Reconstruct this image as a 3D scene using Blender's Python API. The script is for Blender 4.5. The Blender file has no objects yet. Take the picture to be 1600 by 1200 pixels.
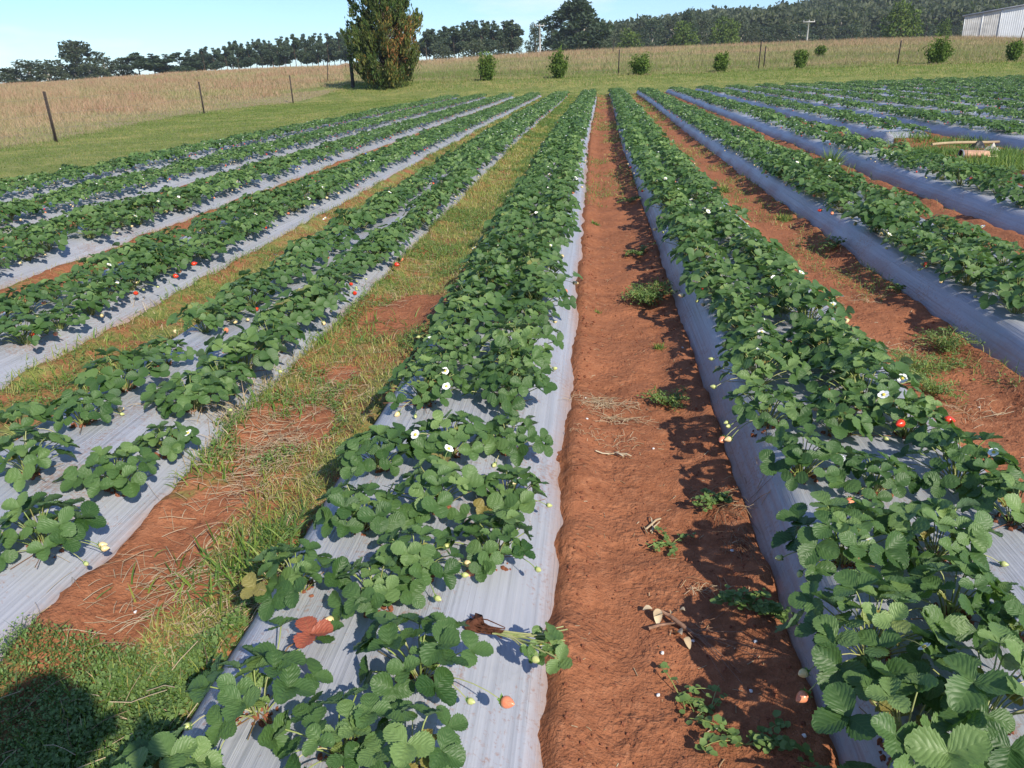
import bpy, math, random
import numpy as np
from mathutils import Vector, Matrix

C = bpy.context.scene.collection
R = math.radians
PI = math.pi

# ------------------------------------------------------------------ camera
CAM_H = 1.45
F_PX, PITCH, ROLL, YAW = 1190.5, 0.39124, -0.03661, -0.11336
_fw = np.array([math.sin(YAW) * math.cos(PITCH), math.cos(YAW) * math.cos(PITCH), -math.sin(PITCH)])
_r0 = np.array([math.cos(YAW), -math.sin(YAW), 0.0]); _u0 = np.cross(_r0, _fw)
_r = _r0 * math.cos(ROLL) + _u0 * math.sin(ROLL)
_u = -_r0 * math.sin(ROLL) + _u0 * math.cos(ROLL)
cd = bpy.data.cameras.new("camera"); cam = bpy.data.objects.new("camera", cd); C.objects.link(cam)
M4 = Matrix(((_r[0], _u[0], -_fw[0], 0), (_r[1], _u[1], -_fw[1], 0), (_r[2], _u[2], -_fw[2], CAM_H), (0, 0, 0, 1)))
cam.matrix_world = M4
cd.sensor_width = 36.0; cd.lens = F_PX / 1600 * 36.0
cd.clip_start = 0.03; cd.clip_end = 8000
bpy.context.scene.camera = cam

# ------------------------------------------------------------------ sun, sky, exposure
SUN_EL, SUN_DIR = R(37.0), np.array([0.60, -0.80])
sv = Vector((SUN_DIR[0] * math.cos(SUN_EL), SUN_DIR[1] * math.cos(SUN_EL), math.sin(SUN_EL)))
sd = bpy.data.lights.new("sun", 'SUN'); so = bpy.data.objects.new("sun", sd); C.objects.link(so)
sd.energy = 4.6; sd.angle = R(0.55); sd.color = (1.0, 0.925, 0.78)
so.rotation_euler = sv.to_track_quat('Z', 'Y').to_euler()
so.location = (6, -8, 12)
world = bpy.data.worlds.new("World"); bpy.context.scene.world = world; world.use_nodes = True
wn, wl = world.node_tree.nodes, world.node_tree.links
wn.clear()
w_out = wn.new('ShaderNodeOutputWorld'); w_bg = wn.new('ShaderNodeBackground')
w_sky = wn.new('ShaderNodeTexSky'); w_sky.sky_type = 'NISHITA'; w_sky.sun_disc = False
w_sky.sun_elevation = SUN_EL; w_sky.sun_rotation = math.atan2(SUN_DIR[0], SUN_DIR[1])
w_sky.air_density = 1.0; w_sky.dust_density = 0.3; w_sky.ozone_density = 1.5; w_sky.altitude = 300
w_tc = wn.new('ShaderNodeTexCoord'); w_map = wn.new('ShaderNodeMapping'); w_map.inputs['Scale'].default_value = (2.2, 2.2, 11)
w_map.inputs['Rotation'].default_value = (0, R(6), 0)
w_no = wn.new('ShaderNodeTexNoise'); w_no.inputs['Scale'].default_value = 1.6; w_no.inputs['Detail'].default_value = 5
w_no.inputs['Roughness'].default_value = 0.55
w_cr = wn.new('ShaderNodeValToRGB'); w_cr.color_ramp.elements[0].position = 0.53; w_cr.color_ramp.elements[1].position = 0.78
w_cr.color_ramp.elements[1].color = (0.7, 0.7, 0.7, 1)
w_mix = wn.new('ShaderNodeMixRGB'); w_mix.inputs[2].default_value = (6.0, 6.2, 6.6, 1)
wl.new(w_tc.outputs['Generated'], w_map.inputs[0]); wl.new(w_map.outputs[0], w_no.inputs['Vector'])
wl.new(w_no.outputs['Fac'], w_cr.inputs[0]); wl.new(w_cr.outputs[0], w_mix.inputs[0])
w_tint = wn.new('ShaderNodeMixRGB'); w_tint.blend_type = 'MULTIPLY'; w_tint.inputs[0].default_value = 1.0; w_tint.inputs[2].default_value = (0.48, 0.64, 0.90, 1)
wl.new(w_sky.outputs[0], w_tint.inputs[1]); wl.new(w_tint.outputs[0], w_mix.inputs[1]); wl.new(w_mix.outputs[0], w_bg.inputs[0])
w_bg.inputs['Strength'].default_value = 0.142
wl.new(w_bg.outputs[0], w_out.inputs[0])
vs = bpy.context.scene.view_settings
vs.view_transform = 'Standard'; vs.look = 'None'; vs.exposure = 0.55; vs.gamma = 1.0; vs.use_curve_mapping = False
bpy.context.scene.cycles.max_bounces = 6
bpy.context.scene.cycles.transparent_max_bounces = 4

# ------------------------------------------------------------------ noise helpers
def _h(ix, iy, s):
    n = (ix.astype(np.int64) * 374761393 + iy.astype(np.int64) * 668265263 + s * 974634777) & 0xFFFFFFFF
    n = ((n ^ (n >> 13)) * 1274126177) & 0xFFFFFFFF
    return ((n ^ (n >> 16)) & 0xFFFF) / 65535.0
def vnoise(x, y, s=0):
    x = np.asarray(x, float); y = np.asarray(y, float)
    ix = np.floor(x); iy = np.floor(y); fx = x - ix; fy = y - iy
    fx = fx * fx * (3 - 2 * fx); fy = fy * fy * (3 - 2 * fy)
    a, b, c, d = _h(ix, iy, s), _h(ix + 1, iy, s), _h(ix, iy + 1, s), _h(ix + 1, iy + 1, s)
    return (a * (1 - fx) + b * fx) * (1 - fy) + (c * (1 - fx) + d * fx) * fy
def fbm(x, y, s=0, o=4, g=0.5):
    t = 0; a = 1; n = 0
    for k in range(o):
        t = t + a * vnoise(x * 2 ** k, y * 2 ** k, s + k * 7); n += a; a *= g
    return t / n
def sstep(a, b, x):
    t = np.clip((x - a) / (b - a), 0, 1); return t * t * (3 - 2 * t)

# ------------------------------------------------------------------ field layout
SP = 1.5; XA = -0.53; FIELD_Y0, FIELD_Y1 = -2.0, 44.5
KMIN, KMAX = -5, 15
BED_H = 0.20
def bed_x(k): return XA + SP * k
XL, XR = bed_x(KMIN) - 0.75, bed_x(KMAX) + 0.75
# pit: the cleared patch on one bed to the right
PITX, PITY = 5.5, 12.2

def terrain(x, y):
    x = np.asarray(x, float); y = np.asarray(y, float)
    u = x / np.maximum(y, 8.0)
    crest = np.interp(u, [-1.2, -0.7, -0.5, -0.3, -0.2, -0.1, 0.0, 0.3, 0.42, 0.55], [0.5, 1.0, 1.7, 1.8, 2.5, 3.0, 3.15, 3.15, 3.0, 2.1])
    a = 0.86 * sstep(45.5, 55.5, y) * np.interp(u, [-0.9, -0.45, -0.3], [0.1, 0.3, 1.0])
    e = np.where(y < 58, a, a + (crest - a) * sstep(52, 122, y) ** 0.8)
    e = e + np.where(y > 122, -1.8 * sstep(122, 165, y), 0)
    left = sstep(-16, -40, x) * 0.8 * sstep(10, 40, y)
    return e + left * (y < 400)
def bed_h(k): return np.where(np.asarray(k) < 0, 0.13, np.where(np.asarray(k) < 1, 0.16, 0.185))
def bedprof(d, k=1):      # height of the plastic over distance from the bed's middle; the left beds slope off gently on their right
    a = np.abs(d); e0 = np.where((np.asarray(k) <= 0) & (np.asarray(d) > 0), 0.10, 0.30)
    return bed_h(k) * (1 - sstep(e0, 0.475 + .03 * (e0 < .2), a)) - 0.03 * sstep(0.44, 0.5, a)
def infield(x, y):
    return sstep(XL - 0.1, XL + 0.1, x) * (1 - sstep(XR - 0.1, XR + 0.1, x)) * (1 - sstep(FIELD_Y1, FIELD_Y1 + 0.8, y))
def drift(x, y):         # the rows fan out a little towards the far end
    return 0.24 * sstep(12, 42, np.asarray(y, float)) + np.interp(x, [-8, -3.4, -2.0, -.53, .97, 2.5, 4], [.1, .11, .03, 0, 0, -.05, 0])
def bed_off(k, y):       # the beds are not quite straight
    return drift(bed_x(k), y) + 0.05 * (fbm(np.asarray(y) * 0.22 + 31.7 * k, np.asarray(y) * 0 + 3.1, 5, 3) - 0.5) * sstep(1.5, 6, np.asarray(y, float))
def gh(x, y):
    x = np.asarray(x, float); y = np.asarray(y, float)
    f = infield(x, y)
    n = (fbm(x * 2.3, y * 2.3, 1, 3) - 0.5) * 0.035 + (fbm(x * 9, y * 9, 2, 3) - 0.5) * 0.034
    near = 1 - sstep(8, 16, y)
    n = n + near * (np.abs(fbm(x * 24, y * 24, 3, 3) - 0.5)) * -0.02
    xs = x - drift(x, y); k = np.round((xs - XA) / SP); d = np.abs(xs - XA - k * SP)
    bank = 0.045 * sstep(0.62, 0.45, d) * (0.45 + 1.1 * fbm(x * 0 + k * 3.3 + np.sign(xs - XA - k * SP), y * 3.1, 9, 3))
    pit = (np.abs(k - 4) < .5) * sstep(2.2, 1.7, np.abs(y - PITY))
    under = (0.6 * bed_h(k) * sstep(0.40, 0.25 , d) * np.where((k <= 0) & (xs > XA + k * SP), .75 * sstep(.42, .1, d) + .0, 1.0) - 0.04 * sstep(0.45, 0.41, d)) * (1 - pit)
    return terrain(x, y) + f * (n + bank + under) + (1 - f) * (fbm(x * 0.6, y * 0.6, 4, 3) - 0.5) * 0.09

def ground_point(px, py, z=0.0):        # where the sight line of a photograph pixel meets height z
    d = _fw + _r * (px - 800) / F_PX - _u * (py - 600) / F_PX
    t = (z - CAM_H) / d[2]; return d[0] * t, d[1] * t
def sight(px, py, y):                   # world point on a sight line at distance y
    d = _fw + _r * (px - 800) / F_PX - _u * (py - 600) / F_PX
    t = y / d[1]; return d[0] * t, y, CAM_H + d[2] * t
def project(x, y, z):
    P = np.stack([x, y, np.asarray(z) - CAM_H], -1); zz = P @ _fw
    zz = np.where(np.abs(zz) < 1e-3, 1e-3, zz)
    return 800 + F_PX * (P @ _r) / zz, 600 - F_PX * (P @ _u) / zz, zz

# ------------------------------------------------------------------ mesh helpers
def mesh_np(name, V, faces, mats, attrs=None, uv=None, mi=None, smooth=True):
    me = bpy.data.meshes.new(name)
    V = np.ascontiguousarray(V, dtype=np.float32)
    faces = [np.asarray(f, dtype=np.int32) for f in faces if len(f)]
    me.vertices.add(len(V)); me.vertices.foreach_set("co", V.ravel())
    lv = np.concatenate([f.ravel() for f in faces])
    tot = np.concatenate([np.full(len(f), f.shape[1], np.int32) for f in faces])
    st = np.concatenate([[0], np.cumsum(tot)[:-1]]).astype(np.int32)
    me.loops.add(len(lv)); me.loops.foreach_set("vertex_index", lv)
    me.polygons.add(len(tot)); me.polygons.foreach_set("loop_start", st)
    me.polygons.foreach_set("use_smooth", np.full(len(tot), smooth, dtype=bool))
    if mi is not None: me.polygons.foreach_set("material_index", np.asarray(mi, np.int32))
    for m in (mats if isinstance(mats, (list, tuple)) else [mats]): me.materials.append(m)
    for k, a in (attrs or {}).items():
        at = me.attributes.new(k, 'FLOAT', 'POINT'); at.data.foreach_set("value", np.asarray(a, np.float32))
    if uv is not None:
        ul = me.uv_layers.new(name="UVMap"); ul.data.foreach_set("uv", np.asarray(uv, np.float32)[lv].ravel())
    me.update(calc_edges=True)
    return me
def link(name, me, parent=None):
    o = bpy.data.objects.new(name, me); C.objects.link(o)
    if parent is not None: o.parent = parent
    return o
def empty(name, loc=(0, 0, 0), rz=0.0):
    o = bpy.data.objects.new(name, None); C.objects.link(o); o.location = loc; o.rotation_euler = (0, 0, rz)
    o.empty_display_size = 0.1
    return o
def tag(o, label=None, cat=None, group=None, kind=None):
    if label: o['label'] = label
    if cat: o['category'] = cat
    if group: o['group'] = group
    if kind: o['kind'] = kind
    return o
def copy_tree(o, parent=None):
    c = o.copy(); C.objects.link(c)
    if parent is not None: c.parent = parent
    for ch in [x for x in o.children]: copy_tree(ch, c)
    return c

class MB:
    """collects vertices and faces with a per-vertex 'var' value, uv, and material slots"""
    def __init__(s): s.V = []; s.F = {3: [], 4: []}; s.MI = {3: [], 4: []}; s.A = []; s.U = []; s.n = 0
    def add(s, V, quads=None, tris=None, var=0.5, uv=None, mi=0):
        V = np.asarray(V, float).reshape(-1, 3); n = len(V)
        s.V.append(V); s.A.append(np.broadcast_to(np.asarray(var, float), (n,)))
        s.U.append(np.zeros((n, 2)) if uv is None else uv)
        for q, f in ((4, quads), (3, tris)):
            if f is not None and len(f):
                f = np.asarray(f, np.int64).reshape(-1, q); s.F[q].append(f + s.n); s.MI[q].append(np.full(len(f), mi))
        s.n += n
    def mesh(s, name, mats, smooth=True):
        fs = []; mi = []
        for q in (4, 3):
            if s.F[q]: fs.append(np.concatenate(s.F[q])); mi.append(np.concatenate(s.MI[q]))
        return mesh_np(name, np.concatenate(s.V), fs, mats, {'var': np.concatenate(s.A)}, np.concatenate(s.U), np.concatenate(mi), smooth)
    def build(s, name, mats, parent=None, smooth=True): return link(name, s.mesh(name, mats, smooth), parent)
    def tube(s, pts, rad, n=6, var=0.5, mi=0, cap=True):
        pts = np.asarray(pts, float); m = len(pts); rad = np.broadcast_to(np.asarray(rad, float), (m,))
        t = np.gradient(pts, axis=0); t /= np.linalg.norm(t, axis=1, keepdims=True) + 1e-9
        ref = np.array([0, 0, 1.0]) if abs(t[0][2]) < 0.9 else np.array([1.0, 0, 0])
        a = np.cross(t, ref); a /= np.linalg.norm(a, axis=1, keepdims=True) + 1e-9; b = np.cross(t, a)
        th = np.arange(n) * 2 * PI / n
        V = pts[:, None] + rad[:, None, None] * (a[:, None] * np.cos(th)[None, :, None] + b[:, None] * np.sin(th)[None, :, None])
        i = np.arange(m - 1)[:, None] * n; j = np.arange(n)[None]; j2 = (j + 1) % n
        q = np.stack([i + j, i + j2, i + n + j2, i + n + j], -1).reshape(-1, 4)
        V = V.reshape(-1, 3); tr = []
        if cap:
            V = np.vstack([V, pts[0], pts[-1]]); e = m * n
            tr = [[e, jj, (jj + 1) % n] for jj in range(n)] + [[e + 1, (m - 1) * n + (jj + 1) % n, (m - 1) * n + jj] for jj in range(n)]
        s.add(V, q, tr, var, None, mi)
    def box(s, c, size, rot=None, var=0.5, mi=0):
        sx, sy, sz = [v / 2 for v in size]
        V = np.array([[x, y, z] for x in (-sx, sx) for y in (-sy, sy) for z in (-sz, sz)])
        if rot is not None: V = V @ np.array(rot).T
        s.add(V + np.array(c), [[0, 1, 3, 2], [4, 6, 7, 5], [0, 4, 5, 1], [2, 3, 7, 6], [0, 2, 6, 4], [1, 5, 7, 3]], None, var, None, mi)
    def blob(s, c, r, seed=0, sub=(8, 6), amp=0.25, var=0.5, mi=0, squash=(1, 1, 1)):
        n, m = sub; rg = np.random.RandomState(seed)
        ph = np.arange(n) * 2 * PI / n; th = np.linspace(0, PI, m + 1)[1:-1]
        V = [[0, 0, 1]] + [[math.sin(t) * math.cos(p), math.sin(t) * math.sin(p), math.cos(t)] for t in th for p in ph] + [[0, 0, -1]]
        V = np.array(V) * (1 + amp * (rg.rand(len(V), 1) - 0.5) * 2) * r * np.array(squash)
        q = []; t = []
        for i in range(m - 2):
            for j in range(n):
                a = 1 + i * n + j; b = 1 + i * n + (j + 1) % n; q.append([a, a + n, b + n, b])
        for j in range(n):
            t.append([0, 1 + j, 1 + (j + 1) % n]); e = 1 + (m - 2) * n; t.append([len(V) - 1, e + (j + 1) % n, e + j])
        s.add(V + np.array(c), q, t, var, None, mi)

# ------------------------------------------------------------------ materials
def new_mat(name):
    m = bpy.data.materials.new(name); m.use_nodes = True
    nt = m.node_tree; nt.nodes.clear()
    out = nt.nodes.new('ShaderNodeOutputMaterial'); b = nt.nodes.new('ShaderNodeBsdfPrincipled')
    nt.links.new(b.outputs[0], out.inputs[0])
    return m, nt, b, out
def N(nt, t, **kw):
    n = nt.nodes.new(t)
    for k, v in kw.items():
        if k in n.inputs: n.inputs[k].default_value = v
        else: setattr(n, k, v)
    return n
def ramp(nt, fac, stops):
    r = nt.nodes.new('ShaderNodeValToRGB'); e = r.color_ramp.elements
    while len(e) < len(stops): e.new(0.5)
    for i, (p, c) in enumerate(stops): e[i].position = p; e[i].color = (*c, 1)
    nt.links.new(fac, r.inputs[0]); return r.outputs[0]
def mix(nt, fac, a, b, mode='MIX'):
    n = nt.nodes.new('ShaderNodeMixRGB'); n.blend_type = mode
    for i, v in ((0, fac), (1, a), (2, b)):
        if isinstance(v, (int, float)): n.inputs[i].default_value = v
        elif isinstance(v, tuple): n.inputs[i].default_value = (*v, 1)
        else: nt.links.new(v, n.inputs[i])
    return n.outputs[0]
def math_(nt, op, a, b=0.0, c=None):
    n = nt.nodes.new('ShaderNodeMath'); n.operation = op
    for i, v in enumerate((a, b) + ((c,) if c is not None else ())):
        if isinstance(v, (int, float)): n.inputs[i].default_value = v
        else: nt.links.new(v, n.inputs[i])
    return n.outputs[0]
def noise(nt, vec, scale, detail=3, rough=0.5, out='Fac'):
    n = nt.nodes.new('ShaderNodeTexNoise'); n.inputs['Scale'].default_value = scale; n.inputs['Detail'].default_value = detail
    n.inputs['Roughness'].default_value = rough
    if vec is not None: nt.links.new(vec, n.inputs['Vector'])
    return n.outputs[out]
def objco(nt, scale=(1, 1, 1)):
    t = nt.nodes.new('ShaderNodeTexCoord'); m = nt.nodes.new('ShaderNodeMapping'); m.inputs['Scale'].default_value = scale
    nt.links.new(t.outputs['Object'], m.inputs[0]); return m.outputs[0]
def attr(nt, name):
    a = nt.nodes.new('ShaderNodeAttribute'); a.attribute_name = name; return a.outputs['Fac']
def bump(nt, b, h, strength, dist):
    n = nt.nodes.new('ShaderNodeBump'); n.inputs['Strength'].default_value = strength; n.inputs['Distance'].default_value = dist
    nt.links.new(h, n.inputs['Height']); nt.links.new(n.outputs[0], b.inputs['Normal']); return n

def leaf_material(name, stops, back, rough=0.42, trans=0.22, veins=False, spec=0.5):
    m, nt, b, out = new_mat(name)
    v = attr(nt, 'var')
    oi = nt.nodes.new('ShaderNodeObjectInfo')
    v2 = math_(nt, 'ADD', v, math_(nt, 'MULTIPLY', math_(nt, 'SUBTRACT', oi.outputs['Random'], 0.5), 0.25))
    col = ramp(nt, v2, stops)
    if veins:
        uv = nt.nodes.new('ShaderNodeUVMap'); sp = nt.nodes.new('ShaderNodeSeparateXYZ'); nt.links.new(uv.outputs[0], sp.inputs[0])
        du = math_(nt, 'ABSOLUTE', math_(nt, 'SUBTRACT', sp.outputs[0], 0.5))
        ph = math_(nt, 'MULTIPLY', math_(nt, 'SUBTRACT', sp.outputs[1], math_(nt, 'MULTIPLY', du, 0.95)), 6.5 * 2 * PI)
        w = math_(nt, 'ADD', math_(nt, 'MULTIPLY', math_(nt, 'COSINE', ph), 0.5), 0.5)
        vein = math_(nt, 'POWER', w, 9.0)
        mid = math_(nt, 'LESS_THAN', du, 0.018)
        vm = math_(nt, 'MAXIMUM', vein, mid)
        col = mix(nt, math_(nt, 'MULTIPLY', vm, 0.13), col, (0.20, 0.30, 0.10))
        hgt = math_(nt, 'SUBTRACT', math_(nt, 'ADD', math_(nt, 'SQRT', math_(nt, 'SUBTRACT', 1.02, w)), math_(nt, 'MULTIPLY', noise(nt, uv.outputs[0], 18, 3), 0.25)), math_(nt, 'MULTIPLY', mid, 0.6))
        bump(nt, b, hgt, 0.34, 0.0022)
    geo = nt.nodes.new('ShaderNodeNewGeometry')
    col = mix(nt, geo.outputs['Backfacing'], col, back)
    nt.links.new(col, b.inputs['Base Color']); b.inputs['Roughness'].default_value = rough
    b.inputs['Specular IOR Level'].default_value = spec
    if trans > 0:
        tr = nt.nodes.new('ShaderNodeBsdfTranslucent'); ms = nt.nodes.new('ShaderNodeMixShader'); ms.inputs[0].default_value = trans
        tc = mix(nt, 1.0, col, (1.4, 1.7, 0.5), 'MULTIPLY'); nt.links.new(tc, tr.inputs[0])
        nt.links.new(b.outputs[0], ms.inputs[1]); nt.links.new(tr.outputs[0], ms.inputs[2]); nt.links.new(ms.outputs[0], out.inputs[0])
    return m
def plain(name, col, rough=0.7, var=0.15, scale=20, spec=0.3, bmp=0.0, bdist=0.002):
    m, nt, b, out = new_mat(name)
    co = objco(nt); n = noise(nt, co, scale, 4, 0.6)
    lo = tuple(c * (1 - var) for c in col); hi = tuple(min(1, c * (1 + var)) for c in col)
    nt.links.new(ramp(nt, n, [(0.3, lo), (0.7, hi)]), b.inputs['Base Color'])
    b.inputs['Roughness'].default_value = rough; b.inputs['Specular IOR Level'].default_value = spec
    if bmp: bump(nt, b, noise(nt, co, scale * 2, 4, 0.6), bmp, bdist)
    return m
def varmat(name, stops, rough=0.8, trans=0.0, spec=0.2):
    return leaf_material(name, stops, stops[len(stops) // 2][1], rough, trans, False, spec)

G_LO, G_MID, G_HI = (0.027, 0.074, 0.016), (0.082, 0.154, 0.045), (0.190, 0.280, 0.090); G_YEL = (0.25, 0.20, 0.06)
M_leaf = leaf_material("strawberry_leaf", [(0.0, G_LO), (0.5, G_MID), (0.88, G_HI), (1.0, G_YEL)], (0.13, 0.21, 0.11), 0.48, 0.24, True, 0.42)
M_leaf_far = leaf_material("strawberry_leaf_small", [(0.0, G_LO), (0.5, G_MID), (0.9, G_HI)], (0.13, 0.21, 0.11), 0.48, 0.24, False, 0.42)
M_redleaf = leaf_material("red_leaf", [(0.0, (0.16, 0.04, 0.02)), (0.5, (0.34, 0.085, 0.045)), (0.9, (0.46, 0.19, 0.08))], (0.5, 0.16, 0.1), 0.5, 0.15, True)
M_stalk = varmat("leaf_stalk", [(0.0, (0.20, 0.09, 0.05)), (0.5, (0.20, 0.27, 0.07)), (1.0, (0.42, 0.40, 0.20))], 0.55, 0, 0.4)
M_calyx = leaf_material("calyx", [(0.0, (0.05, 0.13, 0.03)), (1.0, (0.14, 0.26, 0.06))], (0.12, 0.2, 0.08), 0.5, 0.1)
M_petal = plain("petal", (0.82, 0.82, 0.80), 0.6, 0.03, 60)
M_pollen = plain("flower_centre", (0.62, 0.50, 0.08), 0.8, 0.2, 300, 0.2, 0.5, 0.002)
def berry_mat(name, a, b_):
    m, nt, b, out = new_mat(name)
    co = objco(nt); vo = nt.nodes.new('ShaderNodeTexVoronoi'); vo.inputs['Scale'].default_value = 300; nt.links.new(co, vo.inputs['Vector'])
    seed = math_(nt, 'LESS_THAN', vo.outputs['Distance'], 0.22)
    base = mix(nt, noise(nt, co, 45, 2), a, b_)
    nt.links.new(mix(nt, math_(nt, 'MULTIPLY', seed, 0.6), base, (0.55, 0.42, 0.12)), b.inputs['Base Color'])
    b.inputs['Roughness'].default_value = 0.28; b.inputs['Subsurface Weight'].default_value = 0.1; b.inputs['Subsurface Radius'].default_value = (0.004, 0.002, 0.001)
    b.inputs['Subsurface Scale'].default_value = 1.0
    bump(nt, b, math_(nt, 'SUBTRACT', 1.0, seed), 0.5, 0.001)
    return m
M_berry = {'red': berry_mat("ripe_berry", (0.62, 0.02, 0.012), (0.68, 0.06, 0.02)), 'pink': berry_mat("half_ripe_berry", (0.70, 0.10, 0.05), (0.72, 0.38, 0.20)),
           'pale': berry_mat("pale_berry", (0.68, 0.62, 0.34), (0.70, 0.45, 0.22)), 'green': berry_mat("unripe_berry", (0.36, 0.42, 0.12), (0.55, 0.56, 0.26))}
M_root = plain("root", (0.09, 0.035, 0.02), 0.9, 0.5, 60, 0.2, 0.8, 0.004)
M_straw = varmat("straw", [(0.0, (0.22, 0.13, 0.08)), (0.5, (0.42, 0.31, 0.19)), (1.0, (0.58, 0.48, 0.34))], 0.8, 0.1)
M_weed = leaf_material("weed_leaf", [(0.0, (0.03, 0.08, 0.015)), (0.45, (0.10, 0.19, 0.03)), (0.7, (0.22, 0.28, 0.05)), (1.0, (0.42, 0.32, 0.13))], (0.14, 0.22, 0.06), 0.6, 0.25)
M_grass = leaf_material("verge_grass", [(0.0, (0.07, 0.12, 0.025)), (0.45, (0.16, 0.205, 0.055)), (0.75, (0.27, 0.26, 0.095)), (1.0, (0.36, 0.27, 0.15))], (0.18, 0.25, 0.06), 0.65, 0.3, False, 0.2)
M_dry = leaf_material("dry_grass", [(0.0, (0.13, 0.18, 0.05)), (0.3, (0.27, 0.27, 0.12)), (0.6, (0.42, 0.30, 0.20)), (1.0, (0.37, 0.205, 0.15))], (0.33, 0.26, 0.16), 0.8, 0.25, False, 0.15)

def soil_material():
    m, nt, b, out = new_mat("ground_soil_and_grass")
    co = objco(nt)
    n1 = noise(nt, co, 1.7, 5, 0.6); n2 = noise(nt, co, 22, 5, 0.65); n3 = noise(nt, co, 130, 3, 0.6)
    soil = ramp(nt, n2, [(0.25, (0.13, 0.046, 0.022)), (0.5, (0.255, 0.098, 0.047)), (0.78, (0.42, 0.19, 0.10))])
    soil = mix(nt, ramp(nt, n1, [(0.35, (0, 0, 0)), (0.7, (1, 1, 1))]), soil, (0.33, 0.13, 0.064))
    soil = mix(nt, math_(nt, 'MULTIPLY', ramp(nt, n3, [(0.62, (0, 0, 0)), (0.75, (1, 1, 1))]), 0.5), soil, (0.42, 0.24, 0.15))
    g = noise(nt, co, 0.9, 5, 0.7); g2 = noise(nt, co, 14, 4, 0.7)
    grass = ramp(nt, g2, [(0.3, (0.075, 0.12, 0.022)), (0.5, (0.15, 0.18, 0.05)), (0.75, (0.27, 0.25, 0.10))])
    grass = mix(nt, ramp(nt, g, [(0.45, (0, 0, 0)), (0.68, (1, 1, 1))]), grass, (0.29, 0.27, 0.09))
    dry = ramp(nt, g2, [(0.3, (0.19, 0.17, 0.08)), (0.55, (0.29, 0.23, 0.13)), (0.8, (0.38, 0.28, 0.18))])
    ms, md = attr(nt, 'soil'), attr(nt, 'dry')
    jit = math_(nt, 'MULTIPLY', math_(nt, 'SUBTRACT', noise(nt, co, 3.5, 5, 0.7), 0.5), 1.6)
    fs = ramp(nt, math_(nt, 'ADD', ms, math_(nt, 'MULTIPLY', jit, 0.6)), [(0.42, (0, 0, 0)), (0.58, (1, 1, 1))])
    fd = ramp(nt, math_(nt, 'ADD', md, math_(nt, 'MULTIPLY', jit, 0.5)), [(0.35, (0, 0, 0)), (0.65, (1, 1, 1))])
    nt.links.new(mix(nt, fs, mix(nt, fd, grass, dry), soil), b.inputs['Base Color'])
    b.inputs['Roughness'].default_value = 0.95; b.inputs['Specular IOR Level'].default_value = 0.15
    vo = nt.nodes.new('ShaderNodeTexVoronoi'); vo.inputs['Scale'].default_value = 48; nt.links.new(co, vo.inputs['Vector'])
    clod = math_(nt, 'MULTIPLY', math_(nt, 'GREATER_THAN', noise(nt, co, 6, 3, .6), .53), math_(nt, 'SUBTRACT', 0.6, vo.outputs['Distance']))
    n2 = math_(nt, 'ADD', n2, math_(nt, 'MULTIPLY', clod, .55))
    h = math_(nt, 'ADD', n2, math_(nt, 'ADD', math_(nt, 'MULTIPLY', n3, 0.4), math_(nt, 'MULTIPLY', noise(nt, co, 60, 3, 0.7), 0.6)))
    bump(nt, b, h, 0.95, 0.013)
    return m
M_ground = soil_material()

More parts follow.
